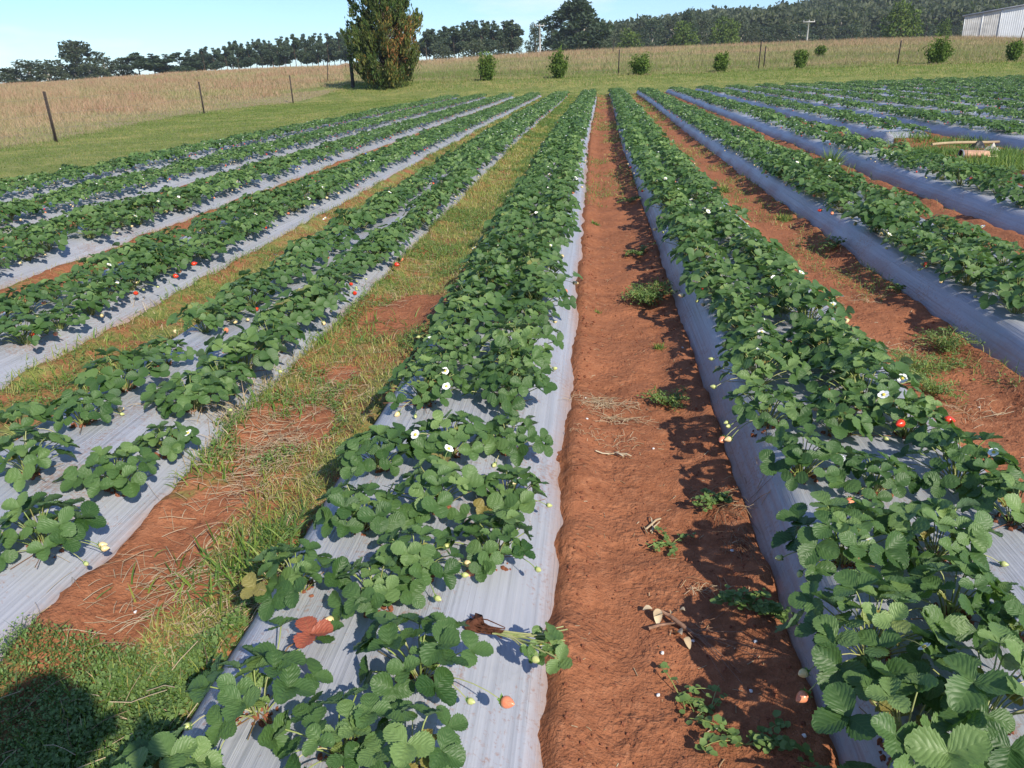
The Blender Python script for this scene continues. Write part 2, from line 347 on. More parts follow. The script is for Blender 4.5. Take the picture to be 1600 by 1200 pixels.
def mulch_material():
    m, nt, b, out = new_mat("grey_plastic_mulch")
    t = nt.nodes.new('ShaderNodeTexCoord')
    def mp(s):
        q = nt.nodes.new('ShaderNodeMapping'); q.inputs['Scale'].default_value = s; nt.links.new(t.outputs['Object'], q.inputs[0]); return q.outputs[0]
    st = noise(nt, mp((75, 0.5, 20)), 1.0, 4, 0.6); st2 = noise(nt, mp((220, 1.2, 60)), 1.0, 2, 0.5)
    big = noise(nt, mp((2.5, 1.4, 1)), 1.0, 4, 0.6); fine = noise(nt, mp((1, 1, 1)), 42, 4, 0.65)
    col = ramp(nt, st, [(0.3, (0.275, 0.285, 0.32)), (0.5, (0.32, 0.332, 0.375)), (0.72, (0.375, 0.385, 0.425))])
    col = mix(nt, math_(nt, 'MULTIPLY', ramp(nt, st2, [(0.6, (0, 0, 0)), (0.75, (1, 1, 1))]), 0.18), col, (0.47, 0.48, 0.53))
    e = attr(nt, 'edge')
    side = math_(nt, 'MULTIPLY', ramp(nt, noise(nt, mp((60, .35, 60)), 1.0, 2, .5), [(0.42, (0, 0, 0)), (0.66, (1, 1, 1))]), math_(nt, 'MULTIPLY', e, .55)); col = mix(nt, side, col, (.50, .51, .56))  # pleat highlights on the sheet's flanks, painted in as paler streaks
    dirt = math_(nt, 'ADD', math_(nt, 'MULTIPLY', e, 0.75), math_(nt, 'ADD', math_(nt, 'MULTIPLY', big, 0.45), math_(nt, 'MULTIPLY', fine, 0.35)))
    dm = ramp(nt, dirt, [(0.60, (0, 0, 0)), (1.15, (1, 1, 1))])
    col = mix(nt, math_(nt, 'MULTIPLY', dm, 0.85), col, (0.34, 0.215, 0.165))
    splash = ramp(nt, math_(nt, 'ADD', math_(nt, 'MULTIPLY', noise(nt, mp((1, 1, 1)), 75, 3, 0.7), 0.6), math_(nt, 'MULTIPLY', noise(nt, mp((1, .6, 1)), 4.5, 4, 0.6), 0.5)), [(0.60, (0, 0, 0)), (0.68, (1, 1, 1))])
    col = mix(nt, math_(nt, 'MULTIPLY', splash, 0.6), col, (0.27, 0.15, 0.10))
    nt.links.new(col, b.inputs['Base Color'])
    nt.links.new(math_(nt, 'ADD', math_(nt, 'MULTIPLY', dm, 0.4), math_(nt, 'ADD', 0.30, math_(nt, 'MULTIPLY', big, 0.16))), b.inputs['Roughness'])
    b.inputs['Specular IOR Level'].default_value = 0.5
    h = math_(nt, 'ADD', math_(nt, 'MULTIPLY', st, 0.8), math_(nt, 'ADD', math_(nt, 'MULTIPLY', st2, 0.18), math_(nt, 'MULTIPLY', noise(nt, mp((9, 3.5, 6)), 1.0, 3, 0.5), 0.8)))
    wv = nt.nodes.new('ShaderNodeTexVoronoi'); wv.feature = 'DISTANCE_TO_EDGE'; wv.inputs['Scale'].default_value = 1.0
    dn = mix(nt, 0.35, mp((6, 2.6, 6)), noise(nt, mp((3, 3, 3)), 2.0, 3, .6, 'Color')); nt.links.new(dn, wv.inputs['Vector'])
    pleat = math_(nt, 'MULTIPLY', math_(nt, 'MULTIPLY', noise(nt, mp((60, .35, 60)), 1.0, 2, .5), e), 2.2); h = math_(nt, 'ADD', h, pleat)
    crease = math_(nt, 'MINIMUM', math_(nt, 'MULTIPLY', wv.outputs['Distance'], 7.0), 1.0)
    h = math_(nt, 'ADD', h, math_(nt, 'MULTIPLY', crease, -0.28))
    bump(nt, b, h, 0.6, 0.012)
    return m
M_mulch = mulch_material()
M_bark = plain("bark", (0.10, 0.075, 0.055), 0.9, 0.4, 8, 0.2, 0.8, 0.02)
M_palebark = plain("pale_bark", (0.30, 0.27, 0.23), 0.9, 0.3, 4, 0.2)
M_rustpost = plain("dark_steel_post", (0.045, 0.035, 0.03), 0.8, 0.4, 30, 0.3)
M_wood = plain("weathered_wood", (0.05, 0.045, 0.045), 0.9, 0.5, 12, 0.2, 0.6, 0.01)
M_wire = plain("fence_wire", (0.22, 0.2, 0.19), 0.5, 0.2, 10, 0.5)
M_pole = plain("pale_pole", (0.42, 0.41, 0.39), 0.8, 0.15, 3, 0.3)

def ordinal(n):
    o = ["", "first", "second", "third", "fourth", "fifth", "sixth", "seventh", "eighth", "ninth", "tenth", "eleventh", "twelfth", "thirteenth", "fourteenth",
         "fifteenth", "sixteenth", "seventeenth", "eighteenth", "nineteenth"]
    if n < 20: return o[n]
    t = {2: "twent", 3: "thirt", 4: "fort", 5: "fift", 6: "sixt", 7: "sevent", 8: "eight", 9: "ninet"}[(n // 10) % 10]
    return t + ("ieth" if n % 10 == 0 else "y-" + o[n % 10])
def bedname(k):      # bed 0 is left of the bare furrow, bed 1 right of it
    return (ordinal(1 - k) + " bed left of bare furrow") if k <= 0 else (ordinal(k) + " bed right of bare furrow")

# ------------------------------------------------------------------ ground sheet
def axis(parts, far):
    xs = list(parts)
    s = 0.2
    while xs[-1] < far: xs.append(xs[-1] + s); s *= 1.12
    s = 0.2
    while xs[0] > -far: xs.insert(0, xs[0] - s); s *= 1.12
    return np.array(xs)
gx = axis(np.concatenate([np.arange(-20, -10, 0.16), np.arange(-10, -4, 0.06), np.arange(-4, 3.2, 0.026), np.arange(3.2, 9, 0.05), np.arange(9, 26, 0.12)]), 2500)
ys = [-3.0]
while ys[-1] < 0.7: ys.append(ys[-1] + 0.12)
while ys[-1] < 130: ys.append(ys[-1] + max(0.022, 0.0085 * ys[-1] if ys[-1] < 60 else 0.02 * ys[-1]))
s_ = 3.0
while ys[-1] < 2800: ys.append(ys[-1] + s_); s_ *= 1.13
s_ = 0.3
while ys[0] > -2500: ys.insert(0, ys[0] - s_); s_ *= 1.25
gy = np.array(ys)
GX, GY = np.meshgrid(gx, gy)
GZ = gh(GX, GY)
nx, ny = len(gx), len(gy)
ii = (np.arange(ny - 1)[:, None] * nx + np.arange(nx - 1)[None]).ravel()
gq = np.stack([ii, ii + 1, ii + nx + 1, ii + nx], -1)
soilm = infield(GX, GY)
_fk = np.round((GX - drift(GX, GY) - XA + 0.75) / SP)      # furrow number
_bare = sum(np.exp(-((GX - cx) ** 2 + (GY - cy) ** 2 / 2) / r ** 2) for cx, cy, r in ((-1.32, 2.95, .2), (-1.15, 4.6, .33), (-1.3, 3.6, .12), (-1.42, 1.9, .3)))
soilm = np.where((_fk <= 0) & (soilm > .5), 0.49 + .10 * (_fk < -1) + .35 * np.clip(_bare * 1.3, 0, 1) * (_fk == 0), soilm)
soilm = np.where((_fk >= 1) & (soilm > .5) & (GY > 9), 0.72, soilm)
strip = np.abs(GY - 45.3) < 0.9
soilm = np.where(strip, 0.42, soilm)
def fence_x(y): return np.interp(y, [0, 21, 36.6, 47, 53], [-13.0, -15.0, -18.4, -17.9, -16.0])
drym = np.where(GY < 53, sstep(0.3, -1.2, GX - fence_x(GY)), 0)
drym = np.maximum(drym, 0.25 + 0.75 * sstep(75, 112, GY)) * (GY > 56) + drym * (GY <= 56)
drym = np.where(GY > 150, 0.3, drym)
me = mesh_np("ground", np.stack([GX, GY, GZ], -1).reshape(-1, 3), [gq], M_ground, {'soil': soilm.ravel(), 'dry': drym.ravel()})
tag(link("ground", me), "red soil furrows with grassy verge and dry paddock beyond", "ground", kind='structure')

# ------------------------------------------------------------------ plastic mulch sheets, one for each bed
def mulch_z(k, x, y):
    d = x - bed_x(k) - bed_off(k, y)
    z = bedprof(d, k)
    z = z + (fbm(x * 7, y * 2.2, 21, 3) - 0.5) * 0.022 + (fbm(x * 1.2 + k, y * 0.8, 22, 2) - 0.5) * 0.03
    return z
for k in range(KMIN, KMAX + 1):
    yy = [FIELD_Y0]
    st = 0.035 if abs(k) < 3 else 0.06
    while yy[-1] < FIELD_Y1 - 0.3: yy.append(yy[-1] + max(st, 0.008 * yy[-1]))
    yy = np.array(yy)
    dd = np.concatenate([np.linspace(-0.53, -0.28, 13), np.linspace(-0.25, 0.25, 12), np.linspace(0.28, 0.53, 13)])
    D, Y = np.meshgrid(dd, yy)
    edge_w = 1 + (0.22 if k < 0 else 0.10) * (fbm(Y * 1.6 + k * 9, np.sign(D) * 5.0, 30, 3) - 0.5)
    X = bed_x(k) + bed_off(k, Y) + D * edge_w
    Z = mulch_z(k, X, Y) + terrain(X, Y)
    if k == 4: Z = Z * (0.1 + 0.9 * sstep(1.95, 2.6, np.abs(Y - PITY))) + .01
    n = len(dd); ii = (np.arange(len(yy) - 1)[:, None] * n + np.arange(n - 1)[None]).ravel()
    q = np.stack([ii, ii + 1, ii + n + 1, ii + n], -1)
    if k == 4:   # torn open round the cleared patch
        cy = Y.ravel()[q].mean(1); q = q[~(np.abs(cy - PITY) < 1.95)]
    e = sstep(0.30, 0.50, np.abs(D)).ravel()
    me = mesh_np("mulch_sheet", np.stack([X, Y, Z], -1).reshape(-1, 3), [q], M_mulch, {'edge': e})
    o = link("mulch_sheet", me)
    tag(o, "long grey plastic mulch sheet covering the " + bedname(k), "mulch sheet", "grey plastic mulch sheets over the beds")

# ------------------------------------------------------------------ strawberry plants
def leaflet(rng, nr, nc, L, W):
    s = np.linspace(0, 1, nr + 1); t = np.linspace(-1, 1, nc + 1)
    w = np.sin(PI * np.clip(s, 0.0, 1) ** 1.18) ** 0.52 * W / 2 * np.interp(s, [0, .25, .6, 1], [.82, .95, 1, 1])
    w[0] = 0.05 * W; 
    if nr <= 3: w[-1] = 0.28 * W
    else: w[-1] = 0.13 * W
    tooth = np.where(np.arange(nr + 1) % 2 == 1, 1.0, 0.87 if nr > 8 else 1.0)
    S, T = np.meshgrid(s, t, indexing='ij')
    X = T * w[:, None]; edge = np.abs(T) == 1
    X = np.where(edge, X * tooth[:, None], X)
    Y = S * L + (np.where(edge & (nr > 8), 0.018 * L * (np.arange(nr + 1) % 2)[:, None], 0))
    fold = rng.uniform(0.15, 0.85); curl = rng.uniform(-0.1, 0.5); bow = rng.uniform(-0.25, 0.1)
    Z = fold * np.abs(X) * (1 - 0.3 * S) - curl * Y ** 2 / L * 0.6 + bow * X ** 2 / W * 1.2 + rng.uniform(-0.06, 0.06) * X
    if nr > 8: Z = Z + 0.0012 * np.sin(S * 25 + T * T * 5) * (np.abs(T) > 0.3)
    V = np.stack([X, Y, Z], -1).reshape(-1, 3)
    n = nc + 1; ii = (np.arange(nr)[:, None] * n + np.arange(nc)[None]).ravel()
    return V, np.stack([ii, ii + 1, ii + n + 1, ii + n], -1), np.stack([(T * 0.5 + 0.5).ravel(), S.ravel()], -1)
LODG = {0: (18, 4), 1: (7, 2), 2: (3, 2), 3: (2, 1)}
def add_leaf(mb, rng, tip, az, tilt, size, lod, var, spread=1.0, mi=0):
    o = np.array([math.cos(az), math.sin(az), 0]); up = np.array([0, 0, 1.0])
    nrm = up * math.cos(tilt) + o * math.sin(tilt); fwd = o * math.cos(tilt) - up * math.sin(tilt)
    roll = rng.uniform(-0.45, 0.45); side = np.cross(fwd, nrm)
    nrm = nrm * math.cos(roll) + side * math.sin(roll); side = np.cross(fwd, nrm)
    nr, nc = LODG[lod]
    for b0 in (0, 1.78, -1.78):
        b = b0 * spread + rng.uniform(-0.12, 0.12)
        f = fwd * math.cos(b) + side * math.sin(b); dl = rng.uniform(0.05, 0.55)
        f2 = f * math.cos(dl) + nrm * math.sin(dl); n2 = nrm * math.cos(dl) - f * math.sin(dl); s2 = np.cross(f2, n2)
        L = size * rng.uniform(0.92, 1.1); V, q, uv = leaflet(rng, nr, nc, L, L * rng.uniform(0.90, 1.06))
        P = tip + V[:, :1] * s2 + V[:, 1:2] * f2 + V[:, 2:] * n2
        mb.add(P, q, None, np.clip(var + rng.uniform(-0.08, 0.08), 0, 1), uv, mi)
def plant_leaves(mb, sk, rng, Rr, H, n, lod, size=0.06, reds=0, redmb=None, skew=None):
    ga = rng.uniform(0, 6)
    if lod < 2:
        for i in range(4):
            a = rng.uniform(0, 6.28); tp = np.array([.03 * math.cos(a), .03 * math.sin(a), H * rng.uniform(.45, .8)]); add_leaf(mb, rng, tp, a, rng.uniform(-.2, .3), size * .5, lod, rng.uniform(.8, 1), .5)
            if sk is not None: sk.tube([[0, 0, 0], tp * [.4, .4, .6], tp], 0.0015, 4, .6, 0, False)
    for i in range(n):
        f = (i + 0.5) / n
        r = Rr * (0.14 + 0.86 * f ** 0.75) * rng.uniform(0.8, 1.12); az = ga + i * 2.39996 + rng.uniform(-0.3, 0.3)
        if skew is not None: r *= 1 + 0.25 * math.cos(az - skew)
        h = H * (1.0 - 0.62 * f ** 1.4) * rng.uniform(0.75, 1.15) + 0.012
        tip = np.array([r * math.cos(az), r * math.sin(az), h]); tilt = 0.1 + 0.75 * f + rng.uniform(-0.25, 0.25)
        red = i >= n - reds
        add_leaf(redmb if red else mb, rng, tip, az + rng.uniform(-0.4, 0.4), tilt if not red else 0.15, size * rng.uniform(0.75, 1.15) * (1.0 if f > 0.25 else 0.85), lod,
                 1.1 if (f > .6 and rng.rand() < .012) else np.clip((0.58 - 0.33 * f) + rng.uniform(-0.24, 0.24), 0, .85))
        if sk is not None:
            c = np.array([0.01 * math.cos(az), 0.01 * math.sin(az), -0.01]); t = np.linspace(0, 1, 6 if lod == 0 else 3)[:, None]
            m = np.array([tip[0] * 0.45, tip[1] * 0.45, h * 0.85])
            sk.tube((1 - t) ** 2 * c + 2 * t * (1 - t) * m + t ** 2 * tip, 0.0017, 5 if lod == 0 else 3, rng.uniform(0.3, 0.8), 0, False)
def berry_mesh(ripe):
    mb = MB(); n, m = 14, 10
    V = []; 
    for i in range(m + 1):
        s = i / m; r = 0.0145 * (math.sin(PI * min(1, s * 0.93 + 0.07)) ** 0.62) * (1.16 - 0.62 * s) ; z = -s * 0.034 + 0.002
        for j in range(n): V.append([r * math.cos(j * 2 * PI / n), r * math.sin(j * 2 * PI / n), z])
    q = [[i * n + j, (i + 1) * n + j, (i + 1) * n + (j + 1) % n, i * n + (j + 1) % n] for i in range(m) for j in range(n)]
    mb.add(V, q); return mb.mesh("berry", M_berry[ripe])
def calyx_mesh():
    mb = MB(); rng = np.random.RandomState(5)
    for j in range(10):
        a = j * 2 * PI / 10 + rng.uniform(-.1, .1); L = rng.uniform(0.013, 0.019)
        c, s = math.cos(a), math.sin(a); w = 0.0042
        V = [[0, 0, 0.003], [c * L * .5 - s * w, s * L * .5 + c * w, 0.003], [c * L, s * L, 0.003 + rng.uniform(-.006, .008)], [c * L * .5 + s * w, s * L * .5 - c * w, 0.003]]
        mb.add(V, [[0, 1, 2, 3]], None, rng.rand())
    mb.tube([[0, 0, 0], [0, 0, 0.012]], 0.0014, 5)
    return mb.mesh("calyx", M_calyx, False)
def flower_meshes():
    mb = MB()
    for j in range(5):
        a = j * 2 * PI / 5; V = [[0, 0, 0]]; L = 0.0155
        for b in np.linspace(-1, 1, 7): V.append([L * (0.25 + 0.75 * math.cos(b * 1.1) ** .6), 0.0080 * math.sin(b * 1.35), 0.0035 * math.cos(b) + 0.001 * (j % 2)])
        V = np.array(V); c, s = math.cos(a), math.sin(a); V = V @ np.array([[c, s, 0], [-s, c, 0], [0, 0, 1]])
        mb.add(V, None, [[0, i, i + 1] for i in range(1, 7)])
    c = MB(); c.blob((0, 0, 0.003), 0.0052, 3, (10, 6), 0.1, squash=(1, 1, 0.6))
    return mb.mesh("flower", M_petal), c.mesh("flower_centre", M_pollen)
BERRY = {k: berry_mesh(k) for k in M_berry}; CALYX = calyx_mesh(); FLOW, FCEN = flower_meshes()
def add_fruit(root, ripe, pos, rng, scale=1.0, sk=None):
    o = link("berry", BERRY[ripe], root); o.location = pos; o.scale = (scale,) * 3
    az = math.atan2(pos[1], pos[0]); o.rotation_euler = (0, R(rng.uniform(-105, -80)), az + rng.uniform(-0.5, 0.5))
    if ripe == 'red': o['label'] = "ripe red strawberry"
    elif ripe == 'pink': o['label'] = "half-ripe pink strawberry"
    elif ripe == 'pale': o['label'] = "pale unripe strawberry"
    else: o['label'] = "small green unripe strawberry"
    link("calyx", CALYX, o)
    if sk is not None:
        p = np.array(pos); t = np.linspace(0, 1, 7)[:, None]; m = np.array([p[0] * .5, p[1] * .5, max(0.07, p[2] + .05)])
        sk.tube((1 - t) ** 2 * np.zeros(3) + 2 * t * (1 - t) * m + t ** 2 * p, 0.0013, 5, rng.uniform(.5, 1), 0, False)
def add_flower(root, pos, rng, scale=1.0, sk=None):
    o = link("flower", FLOW, root); o.location = pos; o.scale = (scale,) * 3; o.rotation_euler = (R(rng.uniform(5, 45)), R(rng.uniform(-10, 25)), rng.uniform(0, 6))
    link("flower_centre", FCEN, o)
    if sk is not None:
        p = np.array(pos); t = np.linspace(0, 1, 7)[:, None]; m = np.array([p[0] * .4, p[1] * .4, p[2]])
        sk.tube((1 - t) ** 2 * np.zeros(3) + 2 * t * (1 - t) * m + t ** 2 * p, 0.0013, 5, rng.uniform(.5, 1), 0, False)
def make_plant(seed, Rr=0.17, H=0.14, n=20, lod=0, size=0.06, fruits=(), flowers=0, reds=0, skew=None, extra_flowers=()):
    rng = np.random.RandomState(seed)
    root = empty("strawberry_plant")
    lf, sk, rd = MB(), MB(), MB()
    plant_leaves(lf, sk, rng, Rr, H, n, lod, size, reds, rd, skew)
    for fr in fruits:
        ripe = fr[0]
        if len(fr) > 1: pos = fr[1]
        else:
            a = rng.uniform(0, 2 * PI); rr = Rr * rng.uniform(.9, 1.15); pos = (rr * math.cos(a), rr * math.sin(a), rng.uniform(0.012, 0.03))
        add_fruit(root, ripe, pos, rng, {'red': 1.1, 'pink': 1.05, 'pale': 0.85, 'green': 0.6}[ripe] * rng.uniform(.85, 1.1), sk)
    for i in range(flowers):
        a = rng.uniform(0, 2 * PI); rr = Rr * rng.uniform(0.4, 1.1); add_flower(root, (rr * math.cos(a), rr * math.sin(a), H * rng.uniform(0.8, 1.15)), rng, rng.uniform(.9, 1.15), sk)
    for p in extra_flowers: add_flower(root, p, rng, 1.15, sk)
    # a few dead brown leaves and old stalks lying at the crown
    for i in range(3 if lod == 0 else 1):
        a = rng.uniform(0, 6); rr = Rr * rng.uniform(0.5, 1.1)
        t = np.linspace(0, 1, 4)[:, None]; sk.tube(t * np.array([rr * math.cos(a), rr * math.sin(a), 0.012]) + np.array([0, 0, 0.004]), 0.0014, 4, 0.05, 0, False)
    lf.build("foliage", M_leaf if lof(lod) else M_leaf_far, root); sk.build("stalks", M_stalk, root)
    if reds: rd.build("red_leaf", M_redleaf, root)['label'] = "wilted orange-red leaf"
    return root
def lof(l): return l < 2

# planting positions: two staggered lines on every bed
rs = np.random.RandomState(11)
spots = []    # (x, y, k, line)
for k in range(KMIN, KMAX + 1):
    for line in (0, 1):
        y = 1.15 + 0.16 * line + rs.uniform(0, .1)
        y0lim = {0: 99, 1: 99, -1: 2.55}.get(k, 0)
        while y < FIELD_Y1 - 0.5:
            x = bed_x(k) + (-1, 1)[line] * {0: .165, 1: .175, -1: .205}.get(k, .18) + {0: .01, 1: -.075, -1: .05, 2: -.03}.get(k, .02 if k < 0 else 0) + rs.uniform(-.045, .045) + float(bed_off(k, y))
            gap = rs.rand() < (.13 if (k in (-1, -2, -3) and y < 6.5) else 0.012 if k <= 1 else (0.04 if k == 2 else 0.15 + 0.25 * (fbm(np.array(x * .9), np.array(y * .45), 95, 2) > .52)))
            if not gap and not (k == 4 and abs(y - PITY) < 2.2) and not (k == 3 and abs(y - PITY + 0.1) < 0.0):
                if k in (0, 1) and y < 2.78: pass
                elif k == -1 and y < 2.5: pass
                else: spots.append((x, y + rs.uniform(-.03, .03), k, line))
            y += rs.uniform(0.235, 0.31)
# foreground plants set out one by one: (px, py, k, line, radius, leaves, leaflet size, fruits, flowers, reds, word)
HERO = [
 (250, 1215, 0, 0, .12, 10, .058, [], 0, 0, "leafy"),
 (395, 1070, 0, 0, .13, 10, .060, [('red', (-.03, -.135, .02)), ('pale',)], 0, 0, "fruiting"),
 (525, 1130, 0, 0, .11, 12, .046, [('pale',), ('green',)], 0, 0, "leafy"),
 (640, 1150, 0, 1, .12, 8, .058, [('green',)], 0, 0, "leafy"),
 (650, 1010, 0, 1, .14, 13, .058, [('pink', (.205, -.075, .018)), ('green',)], 0, 0, "fruiting"),
 (585, 905, 0, 1, .11, 11, .048, [('pale',)], 0, 0, "leafy"),
 (460, 885, 0, 0, .12, 13, .052, [], 0, 0, "leafy"),
 (650, 860, 0, 1, .13, 14, .050, [('green',), ('green',), ('pale',)], 0, 0, "fruiting"),
 (770, 815, 0, 1, .13, 18, .050, [('pink', (-.05, -.10, .02)), ('green', (.13, -.07, .02)), ('pale', (-.13, -.09, .015))], 0, 0, "fruiting"),
 (560, 790, 0, 0, .14, 16, .055, [], 0, 0, "leafy"),
 (680, 760, 0, 0, .15, 20, .052, [('green',)], 1, 0, "flowering"),
 (790, 740, 0, 1, .13, 18, .050, [('pale',)], 0, 0, "leafy"),
 (590, 700, 0, 0, .14, 18, .054, [], 0, 0, "leafy"),
 (700, 680, 0, 1, .15, 20, .052, [('green',)], 1, 0, "flowering"),
 (795, 660, 0, 1, .14, 18, .050, [('pale',)], 0, 0, "leafy"),
 (1320, 850, 1, 0, .16, 18, .060, [('green', (-.17, -.03, .03)), ('green', (-.13, -.08, .02))], 1, 0, "flowering"),
 (1465, 840, 1, 1, .15, 16, .058, [], 0, 0, "leafy"),
 (1365, 990, 1, 0, .18, 19, .062, [('pale', (-.16, -.07, .015)), ('pale', (-.09, -.13, .02)), ('pale', (-.04, -.14, .02)), ('green', (.01, -.13, .02)), ('pink', (-.17, -.12, .0)), ('green', (.12, .01, .04)), ('pale', (.09, -.0, .03))], 1, 0, "fruiting"),
 (1490, 930, 1, 1, .13, 12, .058, [], 0, 0, "leafy"),
 (1420, 1120, 1, 0, .14, 11, .066, [('green',)], 0, 0, "leafy"),
 (1545, 1090, 1, 1, .16, 14, .066, [('pale', (-.16, .07, .03)), ('green',)], 0, 0, "leafy"),
 (1590, 960, 1, 1, .11, 8, .05, [], 0, 0, "leafy"),
 (1370, 1200, 1, 0, .13, 9, .062, [], 0, 0, "leafy"),
 (1255, 720, 1, 0, .15, 17, .052, [('green', (-.06, -.09, .02))], 1, 0, "flowering"),
 (1370, 745, 1, 0, .12, 13, .048, [('pink',)], 1, 0, "flowering"),
 (1500, 735, 1, 1, .17, 22, .052, [('pale',)], 1, 0, "flowering"),
 (1590, 790, 1, 1, .13, 13, .052, [], 0, 0, "leafy"),
 (1200, 640, 1, 0, .15, 20, .050, [('green', (-.15, -.03, .02)), ('pink', (-.17, -.09, -.02)), ('pale', (-.15, -.11, -.01))], 0, 0, "fruiting"),
 (1310, 655, 1, 0, .14, 18, .050, [], 0, 0, "leafy"),
 (1420, 660, 1, 1, .15, 18, .050, [('red', (-.06, -.09, .10)), ('red', (.09, -.06, .10)), ('pink', (-.05, .03, .12))], 0, 0, "fruiting"),
 (50, 790, -1, 1, .16, 17, .058, [('pale', (.21, -.02, .02)), ('pale', (.19, .0, .02)), ('green', (.2, -.09, .015))], 0, 0, "fruiting"),
 (35, 700, -1, 1, .16, 18, .056, [], 0, 0, "leafy"),
 (170, 700, -1, 1, .15, 18, .054, [('pale', (-.12, -.09, .02)), ('red', (-.06, -.02, .04))], 0, 0, "fruiting"),
 (248, 645, -1, 1, .11, 12, .050, [], 1, 0, "flowering"),
 (120, 625, -1, 0, .14, 16, .054, [('pale',)], 0, 0, "leafy"),
 (20, 640, -1, 0, .14, 14, .054, [], 0, 0, "leafy"),
]
heroes = []
for h in HERO:
    x, y = ground_point(h[0], h[1], 0.24)
    heroes.append((x, y, h))
spots = [s for s in spots if all((s[0] - a) ** 2 + (s[1] - b) ** 2 > 0.21 ** 2 for a, b, _ in heroes)]
def zbed(k, x, y): return float(mulch_z(k, np.array(x), np.array(y))) + float(terrain(x, y))
counts = {}
placed = []     # individuals: (y, x, k, line, kind, hero)
for x, y, h in heroes: placed.append((y, x, h[2], h[3], h[10], h))
cand = []
for (x, y, k, line) in spots:
    px, py, z = project(np.array(x), np.array(y), np.array(0.25))
    if z > 0 and -40 < px < 1640 and py < 1240 and py > 0: cand.append((math.hypot(x, y), x, y, k, line))
cand.sort()
NIND = 300 - len(placed)
ind, rest = cand[:NIND], cand[NIND:]
kinds = ["leafy"] * 5 + ["flowering"] * 3 + ["fruiting"] * 4
PROTO = {}
def proto(kind, v, lod):
    key = (kind, v, lod)
    if key not in PROTO:
        sd = hash_seed = {"leafy": 100, "flowering": 200, "fruiting": 300}[kind] + v * 7 + lod
        fr = {"leafy": [[], [('green',)], []][v % 3], "flowering": [('green',), ('pale',)], "fruiting": [[('red',), ('green',), ('pale',), ('green',)], [('pale',), ('pink',), ('pale',)], [('red',), ('pink',), ('pale',), ('green',)]][v % 3]}[kind]
        PROTO[key] = make_plant(sd, 0.172, 0.13, 34, lod, 0.047, fr, {"leafy": 0, "flowering": 2, "fruiting": 0}[kind])
        return PROTO[key], True
    return PROTO[key], False
for (d, x, y, k, line) in ind: placed.append((y, x, k, line, kinds[rs.randint(len(kinds))], None))
placed.sort(key=lambda t: (t[2], t[3], t[0]))
GROUP = "strawberry plants growing through the plastic beds"
for i, (y, x, k, line, kind, h) in enumerate(placed):
    c = counts[(k, line)] = counts.get((k, line), 0) + 1
    z = zbed(k, x, y)
    if h is not None:
        fl = h[8]
        root = make_plant(500 + i, h[4], 0.118 * h[4] / 0.15, int(h[5] * 1.35), 0, h[6] * .95, list(h[7]) + [('green',)], h[8], h[9])
    else:
        v = rs.randint(3); lod = 0 if math.hypot(x, y) < 3.6 else 1
        p, fresh = proto(kind, v, lod)
        root = p if fresh else copy_tree(p)
        root.rotation_euler = (0, 0, rs.uniform(0, 2 * PI)); s = rs.uniform(0.80, 1.22) * (1.0 if k > -3 else 1.05); root.scale = (s, s, s * rs.uniform(.85, 1.15))
    root.location = (x, y, z)
    lab = f"{kind} strawberry plant {ordinal(c)} from front in {('left', 'right')[line]} line of {bedname(k)}"
    tag(root, lab, "strawberry plant", GROUP)

# the rest of the crop reads as one mass
def mass_proto(seed, lod, n):
    rng = np.random.RandomState(seed); mb = MB()
    plant_leaves(mb, None, rng, 0.172, 0.13, n, lod, 0.052 if lod == 2 else 0.062)
    Vp = [np.concatenate(mb.V)]; A = np.concatenate(mb.A); q = np.concatenate(mb.F[4]); mi = np.zeros(len(q), int)
    V = Vp[0]; nb = len(V)
    # berries and flowers as small faceted solids
    ex = MB(); kinds_ = [(3, 1.1), (1, .8), (2, .9), (4, .8)]
    for j in range(rng.randint(2, 5)):
        m_, sc = kinds_[rng.choice(4, p=[.08, .22, .09, .61])]; a = rng.uniform(0, 2 * PI); rr = 0.17 * rng.uniform(.9, 1.35)
        zz = 0.02 if m_ != 1 else rng.uniform(.08, .15)
        if m_ == 1: rr *= 0.7; ex.blob((rr * math.cos(a), rr * math.sin(a), zz), 0.014, j, (6, 3), .1, .5, 1, (1, 1, .4))
        else: ex.blob((rr * math.cos(a), rr * math.sin(a), zz), 0.011 * sc, j, (6, 4), .1, .5, m_, (1, 1.3, 1))
    V2 = np.concatenate(ex.V); q2 = np.concatenate(ex.F[4]) + nb if ex.F[4] else np.zeros((0, 4), int); t2 = np.concatenate(ex.F[3]) + nb
    mi2 = np.concatenate(ex.MI[4]) if ex.F[4] else np.zeros(0, int); mt2 = np.concatenate(ex.MI[3])
    return np.vstack([V, V2]), np.concatenate([A, np.full(len(V2), .5)]), np.vstack([q, q2]), np.concatenate([mi, mi2]), t2, mt2
protos = {2: [mass_proto(40 + i, 2, 28) for i in range(6)], 3: [mass_proto(60 + i, 3, 20) for i in range(5)]}
VV, AA, QQ, TT, MQ, MT = [], [], [], [], [], []; base = 0
